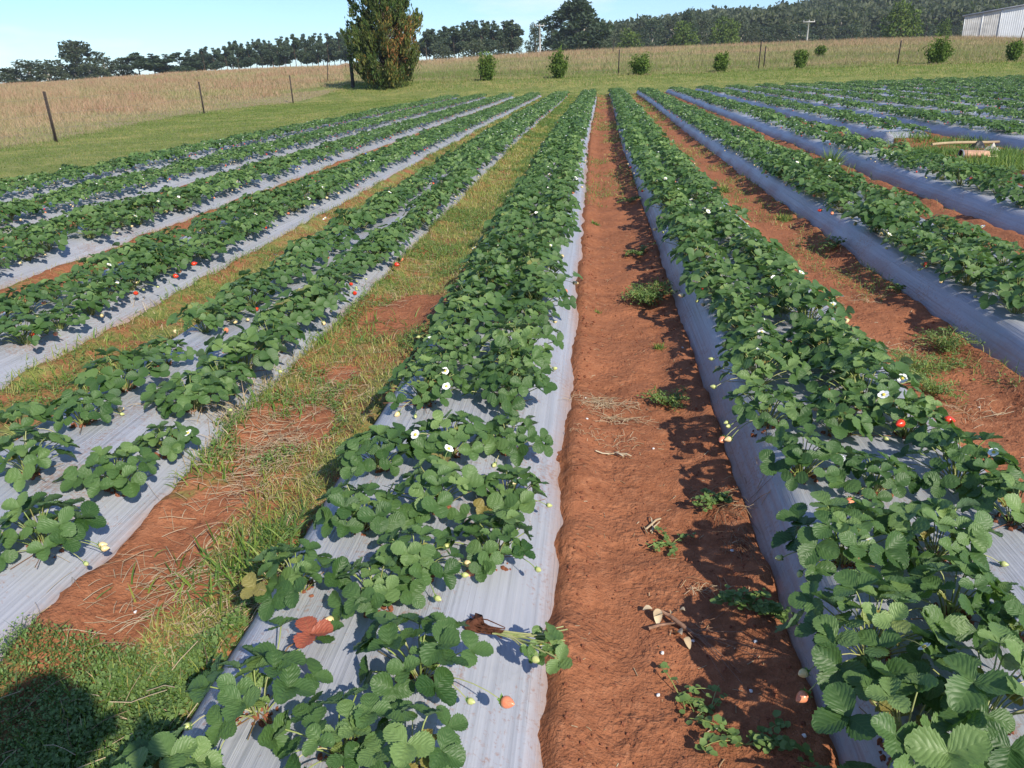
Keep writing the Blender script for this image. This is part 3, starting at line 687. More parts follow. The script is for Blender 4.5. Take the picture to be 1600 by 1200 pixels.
for (d, x, y, k, line) in rest:
    pr = protos[2 if d < 15 else 3]; V, A, q, mi, t, mt = pr[rs.randint(len(pr))]
    a = rs.uniform(0, 2 * PI); s = rs.uniform(.85, 1.2) * (.88 if k <= -2 or k >= 2 else 1); c_, s_2 = math.cos(a) * s, math.sin(a) * s
    W = np.empty_like(V); W[:, 0] = V[:, 0] * c_ - V[:, 1] * s_2 + x; W[:, 1] = V[:, 0] * s_2 + V[:, 1] * c_ + y
    W[:, 2] = V[:, 2] * s * rs.uniform(.85, 1.15) + float(bed_h(k)) + float(terrain(x, y))
    VV.append(W); AA.append(np.clip(A + rs.uniform(-.12, .12), 0, 1)); QQ.append(q + base); TT.append(t + base); MQ.append(mi); MT.append(mt); base += len(V)
me = mesh_np("strawberry_crop", np.concatenate(VV), [np.concatenate(QQ), np.concatenate(TT)], [M_leaf_far, M_petal, M_berry['pink'], M_berry['red'], M_berry['pale']],
             {'var': np.concatenate(AA)}, None, np.concatenate(MQ + MT))
tag(link("strawberry_crop", me), "distant strawberry plants filling all the beds towards the far verge", "strawberry crop", kind='stuff')

# ------------------------------------------------------------------ the red-leaved plant and the uprooted plant
x, y = ground_point(455, 1000, 0.2)
root = empty("strawberry_plant", (x, y, zbed(0, x, y)))
rng = np.random.RandomState(3); rd, lf, sk = MB(), MB(), MB()
tipw = np.array([0.045, 0.01, 0.055])
add_leaf(rd, rng, tipw, 0.2, 0.1, 0.056, 0, 0.5, 1.1)
add_leaf(lf, rng, np.array([0.07, 0.03, 0.035]), 0.6, 0.3, 0.05, 0, 0.4)
add_leaf(lf, rng, np.array([-0.04, 0.04, 0.05]), 2.6, 0.4, 0.04, 0, 0.6)
sk.tube([[-0.03, -0.05, 0], [0, -0.02, .04], tipw], 0.002, 5, 0.0, 0, False); sk.tube([[-0.03, -0.05, 0], [0.03, 0, .03], [.07, .03, .035]], 0.0018, 5, 0.5, 0, False)
sk.tube([[-0.03, -0.05, 0], [-0.03, 0, .04], [-.04, .04, .05]], 0.0018, 5, 0.6, 0, False)
rd.build("red_leaf", M_redleaf, root)['label'] = "wilted orange-red three-part leaf"; lf.build("foliage", M_leaf, root); sk.build("stalks", M_stalk, root)
tag(root, "wilting strawberry plant with bright orange-red leaf on first bed left of bare furrow", "strawberry plant", GROUP)

xr, yr = ground_point(738, 932, 0.22); xt, yt = ground_point(862, 975, 0.22)
root = empty("uprooted_strawberry_plant", (xr, yr, zbed(0, xr, yr)), math.atan2(yt - yr, xt - xr))
rng = np.random.RandomState(8); rt, sk, lf = MB(), MB(), MB()
rt.blob((0.0, 0, 0.018), 0.022, 1, (9, 7), .5, squash=(.8, 1.1, .9))
for i in range(26):
    a = rng.uniform(-.35, .35); e = np.array([0.085, rng.uniform(-.014, .014), rng.uniform(.008, .03)])
    s0 = np.array([rng.uniform(-.02, .01), rng.uniform(-.016, .016), rng.uniform(.004, .032)])
    rt.tube([s0, (s0 + e) / 2 + rng.uniform(-.006, .006, 3), e], [0.0012, .0022, .0016], 4, rng.rand(), 0, False)
rt.build("roots", M_root, root)
for i in range(17):
    a = rng.uniform(-.75, .85); L = rng.uniform(.11, .19); a *= .62; e = np.array([0.07 + L * math.cos(a), L * math.sin(a) * .9, rng.uniform(.012, .06)])
    sk.tube([[0.06, rng.uniform(-.01, .01), .018], [0.07 + L * .5 * math.cos(a * .6), L * .5 * math.sin(a * .6), .03], e], 0.0019, 5, rng.uniform(.65, 1), 0, False)
    if i < 8: add_leaf(lf, rng, e, a * 1.3 + rng.uniform(-.3, .3), rng.uniform(.1, .6), rng.uniform(.026, .038), 0, rng.uniform(.3, .8))
sk.build("stalks", M_stalk, root); lf.build("foliage", M_leaf, root)
add_fruit(root, 'green', (0.20, -0.05, 0.03), rng, .7); add_flower(root, (0.205, -.02, .045), rng, .8)
tag(root, "uprooted strawberry plant lying on grey plastic with its brown roots exposed", "uprooted plant")

# ------------------------------------------------------------------ grass, weeds, straw
def blades(rng, P, h, w, lean=0.35, segs=2, curve=0.5, var=None, direction=None):
    """P (n,3) bases; h, w arrays; returns verts, tris/quads, var"""
    n = len(P); az = rng.uniform(0, 2 * PI, n) if direction is None else direction + rng.uniform(-.9, .9, n)
    face = rng.uniform(0, PI, n); ln = lean * rng.uniform(.1, 1.6, n)
    d = np.stack([np.cos(az), np.sin(az), 0 * az], -1); sd = np.stack([np.cos(face), np.sin(face), 0 * face], -1)
    h = np.broadcast_to(h, (n,)); w = np.broadcast_to(w, (n,))
    V = np.zeros((n, 2 * segs + 1, 3)); 
    for i in range(segs + 1):
        t = i / segs; ang = ln * (1 + curve * 2 * t)
        c = P + d * (h * t * np.sin(np.minimum(ang, 1.5)))[:, None] + np.array([0, 0, 1.0]) * (h * t * np.cos(np.minimum(ang, 1.5)))[:, None]
        if i < segs:
            ww = (w / 2 * (1 - 0.35 * t))[:, None] * sd; V[:, 2 * i] = c - ww; V[:, 2 * i + 1] = c + ww
        else: V[:, 2 * i] = c
    b = (np.arange(n) * (2 * segs + 1))[:, None]
    q = np.concatenate([b + np.array([[2 * i, 2 * i + 1, 2 * i + 3, 2 * i + 2]]) for i in range(segs - 1)]) if segs > 1 else np.zeros((0, 4), int)
    t = b + np.array([[2 * segs - 2, 2 * segs - 1, 2 * segs]])
    v = np.repeat(var if var is not None else rng.rand(n), 2 * segs + 1)
    return V.reshape(-1, 3), q, t, v
def put_blades(mb, *a, mi=0, **k):
    V, q, t, v = blades(*a, **k); mb.add(V, q, t, v, None, mi)
def leafbits(mb, rng, P, size, var, mi=0, flat=0.5):
    """small rounded leaves: one bent hexagon each"""
    n = len(P); az = rng.uniform(0, 2 * PI, n); tl = rng.uniform(-flat, flat, n); size = np.broadcast_to(size, (n,))
    f = np.stack([np.cos(az) * np.cos(tl), np.sin(az) * np.cos(tl), np.sin(tl)], -1); s = np.stack([-np.sin(az), np.cos(az), rng.uniform(-flat, flat, n)], -1)
    pat = np.array([[-.5, 0], [-.2, .42], [.3, .36], [.5, 0], [.3, -.36], [-.2, -.42]])
    V = P[:, None] + size[:, None, None] * (pat[None, :, :1] * f[:, None] + pat[None, :, 1:] * s[:, None])
    V[:, [1, 2, 4, 5], 2] += (size * .12)[:, None]
    b = (np.arange(n) * 6)[:, None]; q = np.concatenate([b + np.array([[0, 1, 2, 3]]), b + np.array([[0, 3, 4, 5]])])
    mb.add(V.reshape(-1, 3), q, None, np.repeat(var, 6), None, mi)

rg = np.random.RandomState(77)
def in_view(x, y, z=0.1, m=60):
    px, py, zz = project(x, y, z + 0 * x); return (zz > 0) & (px > -m) & (px < 1600 + m) & (py < 1200 + m)
def G3(x, y, dz=0.0): return np.stack([x, y, gh(x, y) + dz], -1)

# furrow weeds: furrow index f lies right of bed f-1 (centre at bed_x(f)-0.75)
weeds = MB()
def furrow_scatter(f, n, y0, y1, halfw=0.33, power=1.0):
    y = y0 + (y1 - y0) * rg.rand(n) ** power; x = bed_x(f) - 0.75 + rg.uniform(-halfw, halfw, n); x = x + drift(x, y)
    return x, y
def dens_mask(x, y, f):
    m = fbm(x * 1.6 + f * 7, y * 1.1, 50 + f, 4)
    if f == 0:      # grassy furrow left of the first bed, bare next to the second bed's sheet up close
        bare = sstep(-1.22, -1.42, x) * sstep(2.75, 2.2, y) * 0.7
        for (cx, cy, r) in ((-1.32, 2.95, .16), (-1.15, 4.6, .3), (-1.3, 3.6, .1)):
            bare = bare + 0.8 * np.exp(-((x - cx) ** 2 + (y - cy) ** 2 / 2) / r ** 2)
        return m - bare
    if f in (1, 2): return m - .35 * sstep(9 if f == 1 else 6, 4.5, y) * (1 if f == 1 else .55) - .03
    return m
for f, dn, thr in ((0, 130000, .22), (-1, 55000, .33), (-2, 20000, .40), (-3, 6000, .5), (-4, 4000, .5), (1, 16000, .50), (2, 20000, .46), (3, 6000, .46), (4, 4200, .5), (5, 3500, .5), (6, 3500, .45), (7, 3000, .45), (8, 3000, .45), (9, 3000, .45)):
    x, y = furrow_scatter(f, dn, 0.9, 44, .34 if f > 0 else .42, 2.1); x = x + (.05 * (fbm(y * 3, x * 0 + np.sign(x - bed_x(f) + .75), 33, 2) - .5) if f <= 0 else 0)
    m = dens_mask(x, y, f); keep = (m > thr) & in_view(x, y); x, y, m = x[keep], y[keep], m[keep]
    far = np.maximum(1, y / 6.0)
    typ = fbm(x * 2.2, y * 1.7, 90, 3); isdry = (typ > .50) | (rg.rand(len(x)) < .25)
    P = G3(x, y)
    v = np.where(isdry, rg.uniform(.8, 1, len(x)), rg.uniform(.2, .8, len(x)))
    dsel = rg.rand(len(x)) < .22; put_blades(weeds, rg, P[dsel], rg.uniform(.02, .07, dsel.sum()), .003 * far[dsel], lean=1.5, segs=2, var=rg.uniform(.3, 1, dsel.sum()), mi=1)
    put_blades(weeds, rg, P, rg.uniform(.03, .085, len(x)) * np.where(isdry, .8, 1), .0035 * far, lean=.9, segs=2, var=v)
    sel = (rg.rand(len(x)) < .7) & (typ < .50)
    Q = P[sel] + np.array([0, 0, 1]) * rg.uniform(.003, .04, (sel.sum(), 1)); leafbits(weeds, rg, Q, rg.uniform(.006, .015, sel.sum()) * np.sqrt(far[sel]), rg.uniform(.3, .85, sel.sum()))
# straw mats and bigger grass tufts in the grassy furrow
def straw(mb, cx, cy, rx, ry, n, L=.12, var=(.5, 1), dz=.01, w=.0020, ang=None):
    x = cx + rg.normal(0, rx, n); y = cy + rg.normal(0, ry, n); a = rg.uniform(0, PI, n) if ang is None else ang + rg.normal(0, .4, n)
    for i in range(n):
        l = L * rg.uniform(.3, 1); dx, dy = l / 2 * math.cos(a[i]), l / 2 * math.sin(a[i]); t = np.linspace(-1, 1, 4)
        bx = rg.uniform(-.15, .15) * l; xx = x[i] + dx * t - dy * bx * 8 * (1 - t * t) * 0.5; yy = y[i] + dy * t + dx * bx * 8 * (1 - t * t) * .5
        k = int(round((x[i] - XA) / SP)); zz = np.maximum(gh(xx, yy), [zbed(k, a_, b_) if abs(a_ - bed_x(k)) < .5 else -1 for a_, b_ in zip(xx, yy)]) + dz * rg.uniform(.2, 1.8) + rg.uniform(0, .012) * (1 - t * t)
        mb.tube(np.stack([xx, yy, zz], -1), w / 2 * rg.uniform(.6, 1.3), 3, rg.uniform(*var), 1, False)
for (px, py, rx, ry, n) in ((400, 740, .12, .2, 260), (430, 700, .12, .12, 200), (330, 660, .14, .08, 160), (470, 640, .12, .2, 150), (300, 900, .12, .12, 110), (520, 610, .12, .2, 120), (250, 960, .2, .08, 70), (640, 440, .12, .5, 150), (350, 980, .1, .06, 50)):
    gxp, gyp = ground_point(px, py); straw(weeds, gxp, gyp, rx, ry, n)
for (px, py, r, n, h, v0, v1) in ((385, 900, .10, 260, .13, .25, .75), (430, 850, .09, 160, .12, .2, .7), (330, 740, .08, 150, .11, .3, .8), (420, 640, .10, 220, .11, .35, .65), (480, 545, .12, 260, .12, .4, .7), (560, 520, .16, 220, .10, .3, .7), (340, 610, .1, 120, .1, .6, 1), (300, 930, .1, 80, .1, .4, .9),
                                (600, 450, .14, 200, .1, .3, .7), (700, 400, .2, 250, .1, .3, .8), (330, 450, .3, 400, .1, .4, .8), (150, 540, .3, 300, .1, .4, .9), (60, 610, .2, 200, .1, .4, .9)):
    gxp, gyp = ground_point(px, py); x = gxp + rg.normal(0, r, n); y = gyp + rg.normal(0, r, n)
    put_blades(weeds, rg, G3(x, y), rg.uniform(.4, 1, n) * h, .006, lean=.7, segs=3, var=rg.uniform(v0, v1, n))
for (px, py, r, n, h) in ((385, 600, .09, 160, .17), (340, 650, .08, 150, .16), (420, 560, .05, 60, .14), (200, 480, .08, 90, .14), (1000, 225, .1, 80, .1), (310, 700, .07, 60, .1)):
    gxp, gyp = ground_point(px, py, .04); x = gxp + rg.normal(0, r, n); y = gyp + rg.normal(0, r, n)
    put_blades(weeds, rg, G3(x, y, .02), rg.uniform(.4, 1, n) * h, .0035, lean=1.1, segs=3, var=rg.uniform(.6, 1, n), mi=1)
# feathery dark weed mat at the front of the grassy furrow
x = rg.uniform(-1.62, -.98, 12000); y = rg.uniform(.75, 1.62, 12000); ok = (fbm(x * 5, y * 5, 61, 3) > .36) & (y < 1.50 + .25 * (x + 1.6) * 0 + .12 * fbm(x * 4, y * 0, 62, 2)); x, y = x[ok], y[ok]
put_blades(weeds, rg, G3(x, y), rg.uniform(.02, .075, len(x)), .003, lean=1.1, segs=2, var=np.clip(rg.normal(.35, .2, len(x)) + .5 * (fbm(x * 6, y * 6, 63, 2) - .5), 0, .8))
leafbits(weeds, rg, G3(x, y) + np.array([0, 0, 1]) * rg.uniform(.01, .055, (len(x), 1)), rg.uniform(.003, .0075, len(x)), rg.uniform(.1, .65, len(x)), flat=.9)
straw(weeds, -1.28, 1.3, .2, .18, 30, .15, (.1, .9), .04, .0025)
tag(weeds.build("furrow_weeds", [M_weed, M_straw]), "green weeds and dry straw growing thick in the furrows", "weeds", kind='stuff')

# loose crumbs of soil in the furrows and along the sheets
cl = MB()
M_ = [(a_, b_, c_) for (b_, a_, c_, *_z) in placed if math.hypot(a_, b_) < 4.2]
for j, (a_, b_, c_) in enumerate(M_):      # soil pushed up through each planting hole
    for q_ in range(26):
        rr_ = .05 * math.sqrt(rg.rand()); th_ = rg.uniform(0, 6.28); r_ = rg.uniform(.003, .009); xx_, yy_ = a_ + rr_ * math.cos(th_), b_ + rr_ * math.sin(th_)
        cl.blob((xx_, yy_, zbed(c_, xx_, yy_) + r_ * .3), r_, q_, (5, 4), .4, .5)
for i in range(2600):
    y = 1.0 + 5.5 * rg.rand() ** 1.5; x = rg.uniform(-.02, .47) if i % 2 else rg.uniform(-1.5, -1.0) if i % 4 else rg.uniform(1.46, 1.92); r = rg.uniform(.001, .0036) * (1 + .08 * y)
    cl.blob((x, y, float(gh(x, y)) + r * .4), r, i, (5, 4), .5, .5)
for i in range(800):
    y = 1.0 + 6 * rg.rand() ** 1.6; x = rg.choice([-.05, -.05, .47, -1.46, 1.49, 1.9]) + rg.normal(0, .035)
    k = int(round((x - XA) / SP))
    if abs(x - bed_x(k)) < .46: continue
    r = rg.uniform(.0015, .006) * (1 + .08 * y); cl.blob((x, y, float(gh(x, y)) + r * .4), r, i, (5, 4), .5, .5)
M_crumb = plain("soil_crumb", (0.21, 0.08, 0.046), 0.95, 0.35, 40, 0.1)
tag(cl.build("soil_crumbs", M_crumb, smooth=False), "loose crumbs of red soil scattered along the furrows", "soil crumbs", kind='stuff')

lb = MB()
for (fx0, fx1, nn) in ((-.05, .5, 260), (1.45, 1.98, 200)):
    for i in range(nn):
        y = 1.05 + 6 * rg.rand() ** 1.3; x = rg.uniform(fx0, fx1); l = rg.uniform(.006, .028); a = rg.uniform(0, PI); t = np.linspace(-.5, .5, 3)
        xx = x + l * t * math.cos(a); yy = y + l * t * math.sin(a); lb.tube(np.stack([xx, yy, gh(xx, yy) + .003], -1), rg.uniform(.0006, .0016), 3, rg.uniform(.2, 1), 0, False)
tag(lb.build("plant_debris", M_straw), "tiny bits of dry stalk scattered on the red soil", "debris", kind='stuff')

# single weeds and litter in the bare furrows
def weed_clump(px, py, r, n, h, style, label, v=(.1, .6), cat="weed", name="weed_clump", group=None, z=0.0):
    cx, cy = ground_point(px, py, z); root = empty(name, (cx, cy, 0)); lf, st = MB(), MB(); rng = np.random.RandomState(px + py)
    if style == 'grass':
        a = rng.uniform(0, 2 * PI, n); rr = r * .35 * np.sqrt(rng.rand(n)); P = np.stack([rr * np.cos(a), rr * np.sin(a), 0 * a], -1)
        P[:, 2] = gh(P[:, 0] + cx, P[:, 1] + cy) - .003
        put_blades(lf, rng, P, rng.uniform(.5, 1, n) * h, .0045 * max(1, cy / 5), lean=.8, segs=3, var=rng.uniform(*v, n)); lf.build("blades", M_weed, root)
    else:
        ns = max(5, n // 24)
        for i in range(ns):
            a = rng.uniform(0, 2 * PI); L = r * rng.uniform(.5, 1.15); e = np.array([L * math.cos(a), L * math.sin(a)])
            g0, g1 = float(gh(cx, cy)), float(gh(cx + e[0], cy + e[1])); hh = h * rng.uniform(.4, 1)
            t = np.linspace(0, 1, 6); P = np.stack([e[0] * t, e[1] * t, g0 + (g1 - g0) * t + hh * np.sin(t * 2.2)], -1)
            st.tube(P, .0014, 4, rng.uniform(.2, .7), 0, False); m = n // ns
            tt = rng.uniform(.2, 1.05, m); idx = np.clip(tt * 5, 0, 4.99).astype(int); fr = (tt * 5 - idx)[:, None]
            Q = P[idx] * (1 - fr) + P[idx + 1] * fr + rng.normal(0, r * .12 if style == 'fern' else r * .09, (m, 3)) * np.array([1, 1, .4])
            if style == 'fern': put_blades(lf, rng, Q, rng.uniform(.012, .03, m), .004 * max(1, cy / 4), lean=1.1, segs=1, var=rng.uniform(*v, m)); leafbits(lf, rng, Q, rng.uniform(.005, .012, m) * max(1, cy / 4), rng.uniform(*v, m), flat=.8)
            else: leafbits(lf, rng, Q, rng.uniform(.010, .023, m), rng.uniform(*v, m), flat=.45)
        lf.build("leaves", M_weed, root); st.build("stem", M_stalk, root)
    tag(root, label, cat, group); return root
WG = "weeds growing in the bare furrows"
weed_clump(1015, 472, .17, 1500, .10, 'fern', "large ferny green weed clump against the plastic edge midway along bare furrow", (.15, .6), group=WG)
weed_clump(1042, 632, .10, 500, .06, 'fern', "small bright green weed beside straw mat in the bare furrow", (.3, .7), group=WG)
weed_clump(1030, 548, .07, 120, .05, 'grass', "small grass tuft between two weed clumps in the bare furrow", (.3, .9), group=WG)
weed_clump(1050, 845, .08, 60, .03, 'leafy', "flat pale green weed beside dry stalk in the bare furrow", (.4, .8), group=WG)
weed_clump(1115, 795, .08, 170, .05, 'leafy', "dark leafy weed against the plastic edge above the dead root", (.0, .45), group=WG)
weed_clump(1170, 965, .09, 240, .06, 'leafy', "dense dark leafy weed in shade beside the dead root litter", (.0, .4), group=WG)
weed_clump(1060, 1080, .09, 30, .03, 'leafy', "creeping weed with round leaves in the sunny near end of bare furrow", (.4, .7), group=WG)
weed_clump(1110, 1110, .07, 30, .03, 'leafy', "creeping round-leaved weed half in shade near front of bare furrow", (.3, .6), group=WG)
weed_clump(1165, 1165, .12, 130, .04, 'leafy', "large shaded leafy weed at the front corner of bare furrow", (.0, .45), group=WG)
weed_clump(935, 490, .05, 60, .03, 'grass', "tiny grass sprout on sunlit side of bare furrow near ferny clump", (.4, .8), group=WG)
weed_clump(930, 355, .10, 160, .05, 'grass', "low grass patch far along the bare furrow", (.4, .8), group=WG)
weed_clump(1000, 400, .12, 260, .07, 'leafy', "leafy weed by plastic edge beyond the ferny clump", (.1, .5), group=WG)
weed_clump(985, 318, .14, 260, .07, 'leafy', "distant leafy weed by plastic edge in the bare furrow", (.1, .5), group=WG)
weed_clump(1430, 588, .15, 900, .09, 'fern', "pale yellow-green ferny weed below the strawberry leaves in second furrow", (.5, .8), group=WG)
weed_clump(1455, 620, .13, 700, .08, 'fern', "nearer yellow-green ferny weed in the furrow right of first bed", (.5, .8), group=WG)
weed_clump(1475, 548, .16, 900, .10, 'fern', "dark green ferny weed shaded by second bed right of bare furrow", (.05, .4), group=WG)
weed_clump(1475, 578, .09, 300, .06, 'fern', "small feathery weed at shadow edge in furrow right of first bed", (.2, .5), group=WG)
weed_clump(1400, 468, .06, 90, .06, 'leafy', "small leafy weed beside the shaded edge of second right bed", (.3, .6), group=WG)
weed_clump(1300, 395, .12, 260, .08, 'leafy', "leafy weed tucked at plastic edge of second bed right of bare furrow", (.1, .5), group=WG)
weed_clump(1225, 345, .16, 420, .09, 'grass', "mixed grass tuft in second furrow with dry blades", (.3, 1), group=WG)
weed_clump(1130, 300, .15, 300, .12, 'grass', "distant pale grass tuft in the furrow right of first bed", (.6, 1), group=WG)
weed_clump(1190, 395, .10, 240, .16, 'grass', "tall dry grass tuft growing out of first bed right of bare furrow", (.75, 1), group=WG, z=.2)
weed_clump(1300, 245, .22, 420, .38, 'grass', "tall green grass standing above third bed right of bare furrow", (.3, .8), group=WG, z=.2)

def litter(px, py, n, rx, ry, L, label, name="straw_litter", w=.0018, ang=None, var=(.4, 1)):
    cx, cy = ground_point(px, py); mb = MB(); straw(mb, cx, cy, rx, ry, n, L, var, .006, w, ang)
    V = [v - np.array([cx, cy, 0]) for v in mb.V]; mb.V = V
    o = mb.build(name, [M_straw, M_straw]); o.location = (cx, cy, 0); tag(o, label, "straw", "straw litter in the bare furrows")
litter(945, 632, 130, .075, .045, .10, "mat of pale dry straw against the left sheet in the bare furrow")
litter(965, 655, 60, .07, .03, .09, "second straw mat just nearer than the first in bare furrow")
litter(960, 715, 5, .03, .008, .11, "pale split dry stalk lying across the bare furrow", w=.008, ang=.05)
litter(1020, 822, 6, .012, .02, .09, "short pale dry stalk lying along the bare furrow", w=.008, ang=1.1)
litter(1150, 850, 45, .03, .10, .16, "dark dry grass blades along the foot of the shaded sheet", ang=1.7, var=(0, .5))
litter(1135, 790, 60, .06, .06, .09, "brown straw heap beside the dark leafy weed", var=(.1, .7))
litter(1100, 925, 26, .05, .02, .06, "scattered pale straw crumbs in shade of the bare furrow")
litter(1350, 470, 40, .1, .05, .08, "pale straw scattered in second furrow beside small leafy weed")
litter(1400, 545, 60, .08, .06, .07, "pale straw patch beside yellow-green weed in second furrow")
litter(1500, 640, 70, .10, .06, .09, "straw scattered in the shaded near end of second furrow", var=(.2, .8))
litter(1555, 645, 3, .02, .005, .20, "single long dry stalk in the near end of second furrow", w=.004, ang=.1)
litter(945, 690, 50, .08, .06, .06, "thin scatter of dry straw crumbs in bare furrow")
litter(950, 300, 50, .10, .25, .12, "dry brown straw far along the bare furrow", var=(.1, .6))
# dead root with pale curled leaves
cx, cy = ground_point(1062, 985); root = empty("dead_strawberry_root", (cx, cy, 0)); rng = np.random.RandomState(4); a, b = MB(), MB()
def gl(x, y, dz): return [x, y, float(gh(cx + x, cy + y)) + dz]
a.tube([gl(-.045, .06, .02), gl(-.02, .035, .02), gl(.0, .0, .018), gl(.035, -.03, .014), gl(.07, -.045, .01)], [.004, .006, .007, .005, .003], 7)
a.tube([gl(-.085, -.005, .01), gl(-.05, .005, .014), gl(0, .01, .015)], [.005, .004, .003], 6)
for i in range(26):
    t = rng.uniform(0, 1); q = rng.normal(0, .03, 2); a.tube([gl(.05 * t, -.03 * t, .012), gl(.06 + q[0], -.04 + q[1], .02), gl(.09 + q[0] * 2, -.045 + q[1] * 2, .006)], .0009, 3)
for (u, v, s) in ((-.055, .065, .02), (-.04, .055, .018), (-.07, .07, .015), (0, -.045, .018), (.005, -.055, .015), (.02, .06, .01), (-.02, .05, .013)):
    V, q, uv = leaflet(rng, 7, 2, s * 1.8, s * 1.3); V[:, 2] *= 2.5; an = rng.uniform(0, 6); c_, s_3 = math.cos(an), math.sin(an)
    V = V @ np.array([[c_, s_3, 0], [-s_3, c_, 0], [0, 0, 1]]); b = MB(); b.add(V + np.array(gl(u, v, .018)), q, None, rng.uniform(.6, 1), uv); b.build("dry_leaf", M_straw, root)
a.build("root_stem", plain("dry_root", (.26, .15, .10), .9, .4, 60, .2, .5), root);
tag(root, "dead strawberry root with pale curled leaves lying in bare furrow", "dead plant")

# pale pebbles
M_peb = plain("pale_pebble", (.72, .70, .68), .6, .1, 60)
for i, (px, py) in enumerate(((1143, 870), (1180, 1007), (1253, 1176), (1082, 1003), (1028, 1085), (1173, 1083), (1120, 1137), (1500, 1165), (915, 628), (917, 665), (1021, 700), (211, 956), (1066, 556), (1150, 938), (1035, 1022), (1530, 635))):
    gxp, gyp = ground_point(px, py); mb = MB(); mb.blob((0, 0, 0), .0052, i, (8, 6), .25, squash=(1.2, .9, .7)); o = mb.build("pale_pebble", M_peb)
    o.location = (gxp, gyp, float(gh(gxp, gyp)) + .004); o.rotation_euler = (0, 0, i)
    tag(o, "tiny white pebble lying on the red soil", "pebble", "tiny white pebbles on the red soil")
# white bottle-cap-like scrap beside the grassy furrow, blue scrap, pale scraps at the far verge
def scrap(px, py, z, size, col, label, name="plastic_scrap"):
    gxp, gyp = ground_point(px, py, z); mb = MB(); rng = np.random.RandomState(px)
    g = np.linspace(-1, 1, 7); X, Y = np.meshgrid(g, g); Z = .35 * size * (fbm(X * 1.7 + px, Y * 1.7, px, 2) - .3)
    V = np.stack([X * size / 2 * (1 + .2 * np.sin(Y * 3)), Y * size / 2 * .6, Z + .01], -1).reshape(-1, 3)
    i = (np.arange(6)[:, None] * 7 + np.arange(6)[None]).ravel(); mb.add(V, np.stack([i, i + 1, i + 8, i + 7], -1)); V2 = V - [0, 0, .004]; mb.add(V2, np.stack([i, i + 7, i + 8, i + 1], -1))
    o = mb.build(name, plain(name + str(px), col, .4, .1, 20, .5)); zz = max(float(gh(gxp, gyp)), z); o.location = (gxp, gyp, zz + .01); o.rotation_euler = (0, 0, rng.uniform(0, 3)); tag(o, label, "plastic scrap")
scrap(574, 243, .22, .12, (.03, .12, .5), "small blue plastic scrap on the plastic two beds left of the grassy furrow")
scrap(1215, 137, .1, .42, (.7, .68, .66), "white scrap lying at the far end of the beds")
scrap(1400, 130, .1, .25, (.7, .68, .66), "small white scrap at far end of the right-hand beds")

# ------------------------------------------------------------------ cleared patch: stick, orange bucket, black bag, grass
def patch_grass(px, py, n, r, h, label, v=(.3, .6)):
    gxp, gyp = ground_point(px, py, .05); x = rg.normal(0, r * 1.2, n); y = rg.normal(0, r * .7, n); P = np.stack([x, y, gh(x + gxp, y + gyp)], -1)
    mb = MB(); put_blades(mb, rg, P, rg.uniform(.4, 1, n) * h, .012, lean=.5, segs=2, var=rg.uniform(*v, n)); o = mb.build("grass_tuft", M_weed); o.location = (gxp, gyp, 0)
    tag(o, label, "grass tuft", "grass tufts round the cleared patch")
patch_grass(1435, 240, 1800, .32, .17, "bright green grass tuft left of the orange bucket"); patch_grass(1560, 262, 3000, .45, .22, "dense green grass tuft in front of the orange bucket")
patch_grass(1600, 245, 1500, .3, .2, "bright green grass tuft at right of the orange bucket")
patch_grass(1480, 222, 1500, .45, .16, "low green grass behind the wooden stick"); patch_grass(1400, 262, 500, .25, .10, "thin grass on bare soil beside the cleared patch")
mb = MB(); p0 = np.array(ground_point(1455, 232, .1)); p1 = np.array(ground_point(1560, 227, .1)); 
root = empty("wooden_stick", (p0[0], p0[1], .16)); dv = np.array([*(p1 - p0), 0]); t = np.linspace(0, 1, 7)[:, None]
mb.tube(t * dv + np.array([0, 0, .01]) * np.sin(t * 5), .022, 8); mb.build("shaft", plain("pale_wood", (.36, .27, .16), .7, .2, 8), root)
tag(root, "pale wooden stick lying across grass behind the orange bucket", "stick")
bx, by = ground_point(1522, 241, .12); root = empty("orange_bucket", (bx, by, .12), -.15); root.scale = (.8, .8, .5)
mb = MB(); n = 20
ang = np.arange(n) * 2 * PI / n
def ring(x, r, sq=1): return np.stack([np.full(n, x), r * np.cos(ang), r * sq * np.sin(ang)], -1)
prof = [(-.20, .15), (-.12, .152), (0, .142), (.12, .13), (.22, .118), (.225, .10), (.21, 0.001)]
V = np.concatenate([ring(x, r, .8) for x, r in prof] + [ring(x, r - .008, .8) for x, r in [(-.20, .15), (.0, .138), (.2, .115)]])
q = []
for i in list(range(len(prof) - 1)) + [len(prof), len(prof) + 1]:
    for j in range(n): q.append([i * n + j, (i + 1) * n + j, (i + 1) * n + (j + 1) % n, i * n + (j + 1) % n])
for j in range(n): q.append([j, (j + 1) % n, len(prof) * n + (j + 1) % n, len(prof) * n + j])
mb.add(V, q); mb.build("bucket_body", plain("faded_orange", (.46, .27, .17), .6, .25, 9), root)
mb = MB(); rr_ = ring(-.205, .157, .8); mb.tube(np.vstack([rr_, rr_[:1]]), .014, 6, cap=False); mb.build("rim", plain("grey_rim", (.25, .25, .28), .5, .2, 9), root)
mb = MB(); th = np.linspace(-.2, PI + .2, 12); mb.tube(np.stack([.22 + .16 * np.sin(th), .14 * np.cos(th), -.04 + 0 * th], -1), .012, 6); mb.build("handle", plain("pale_handle", (.62, .52, .34), .6, .1, 9), root)
tag(root, "faded orange bucket lying on its side in the cleared grassy patch", "bucket")
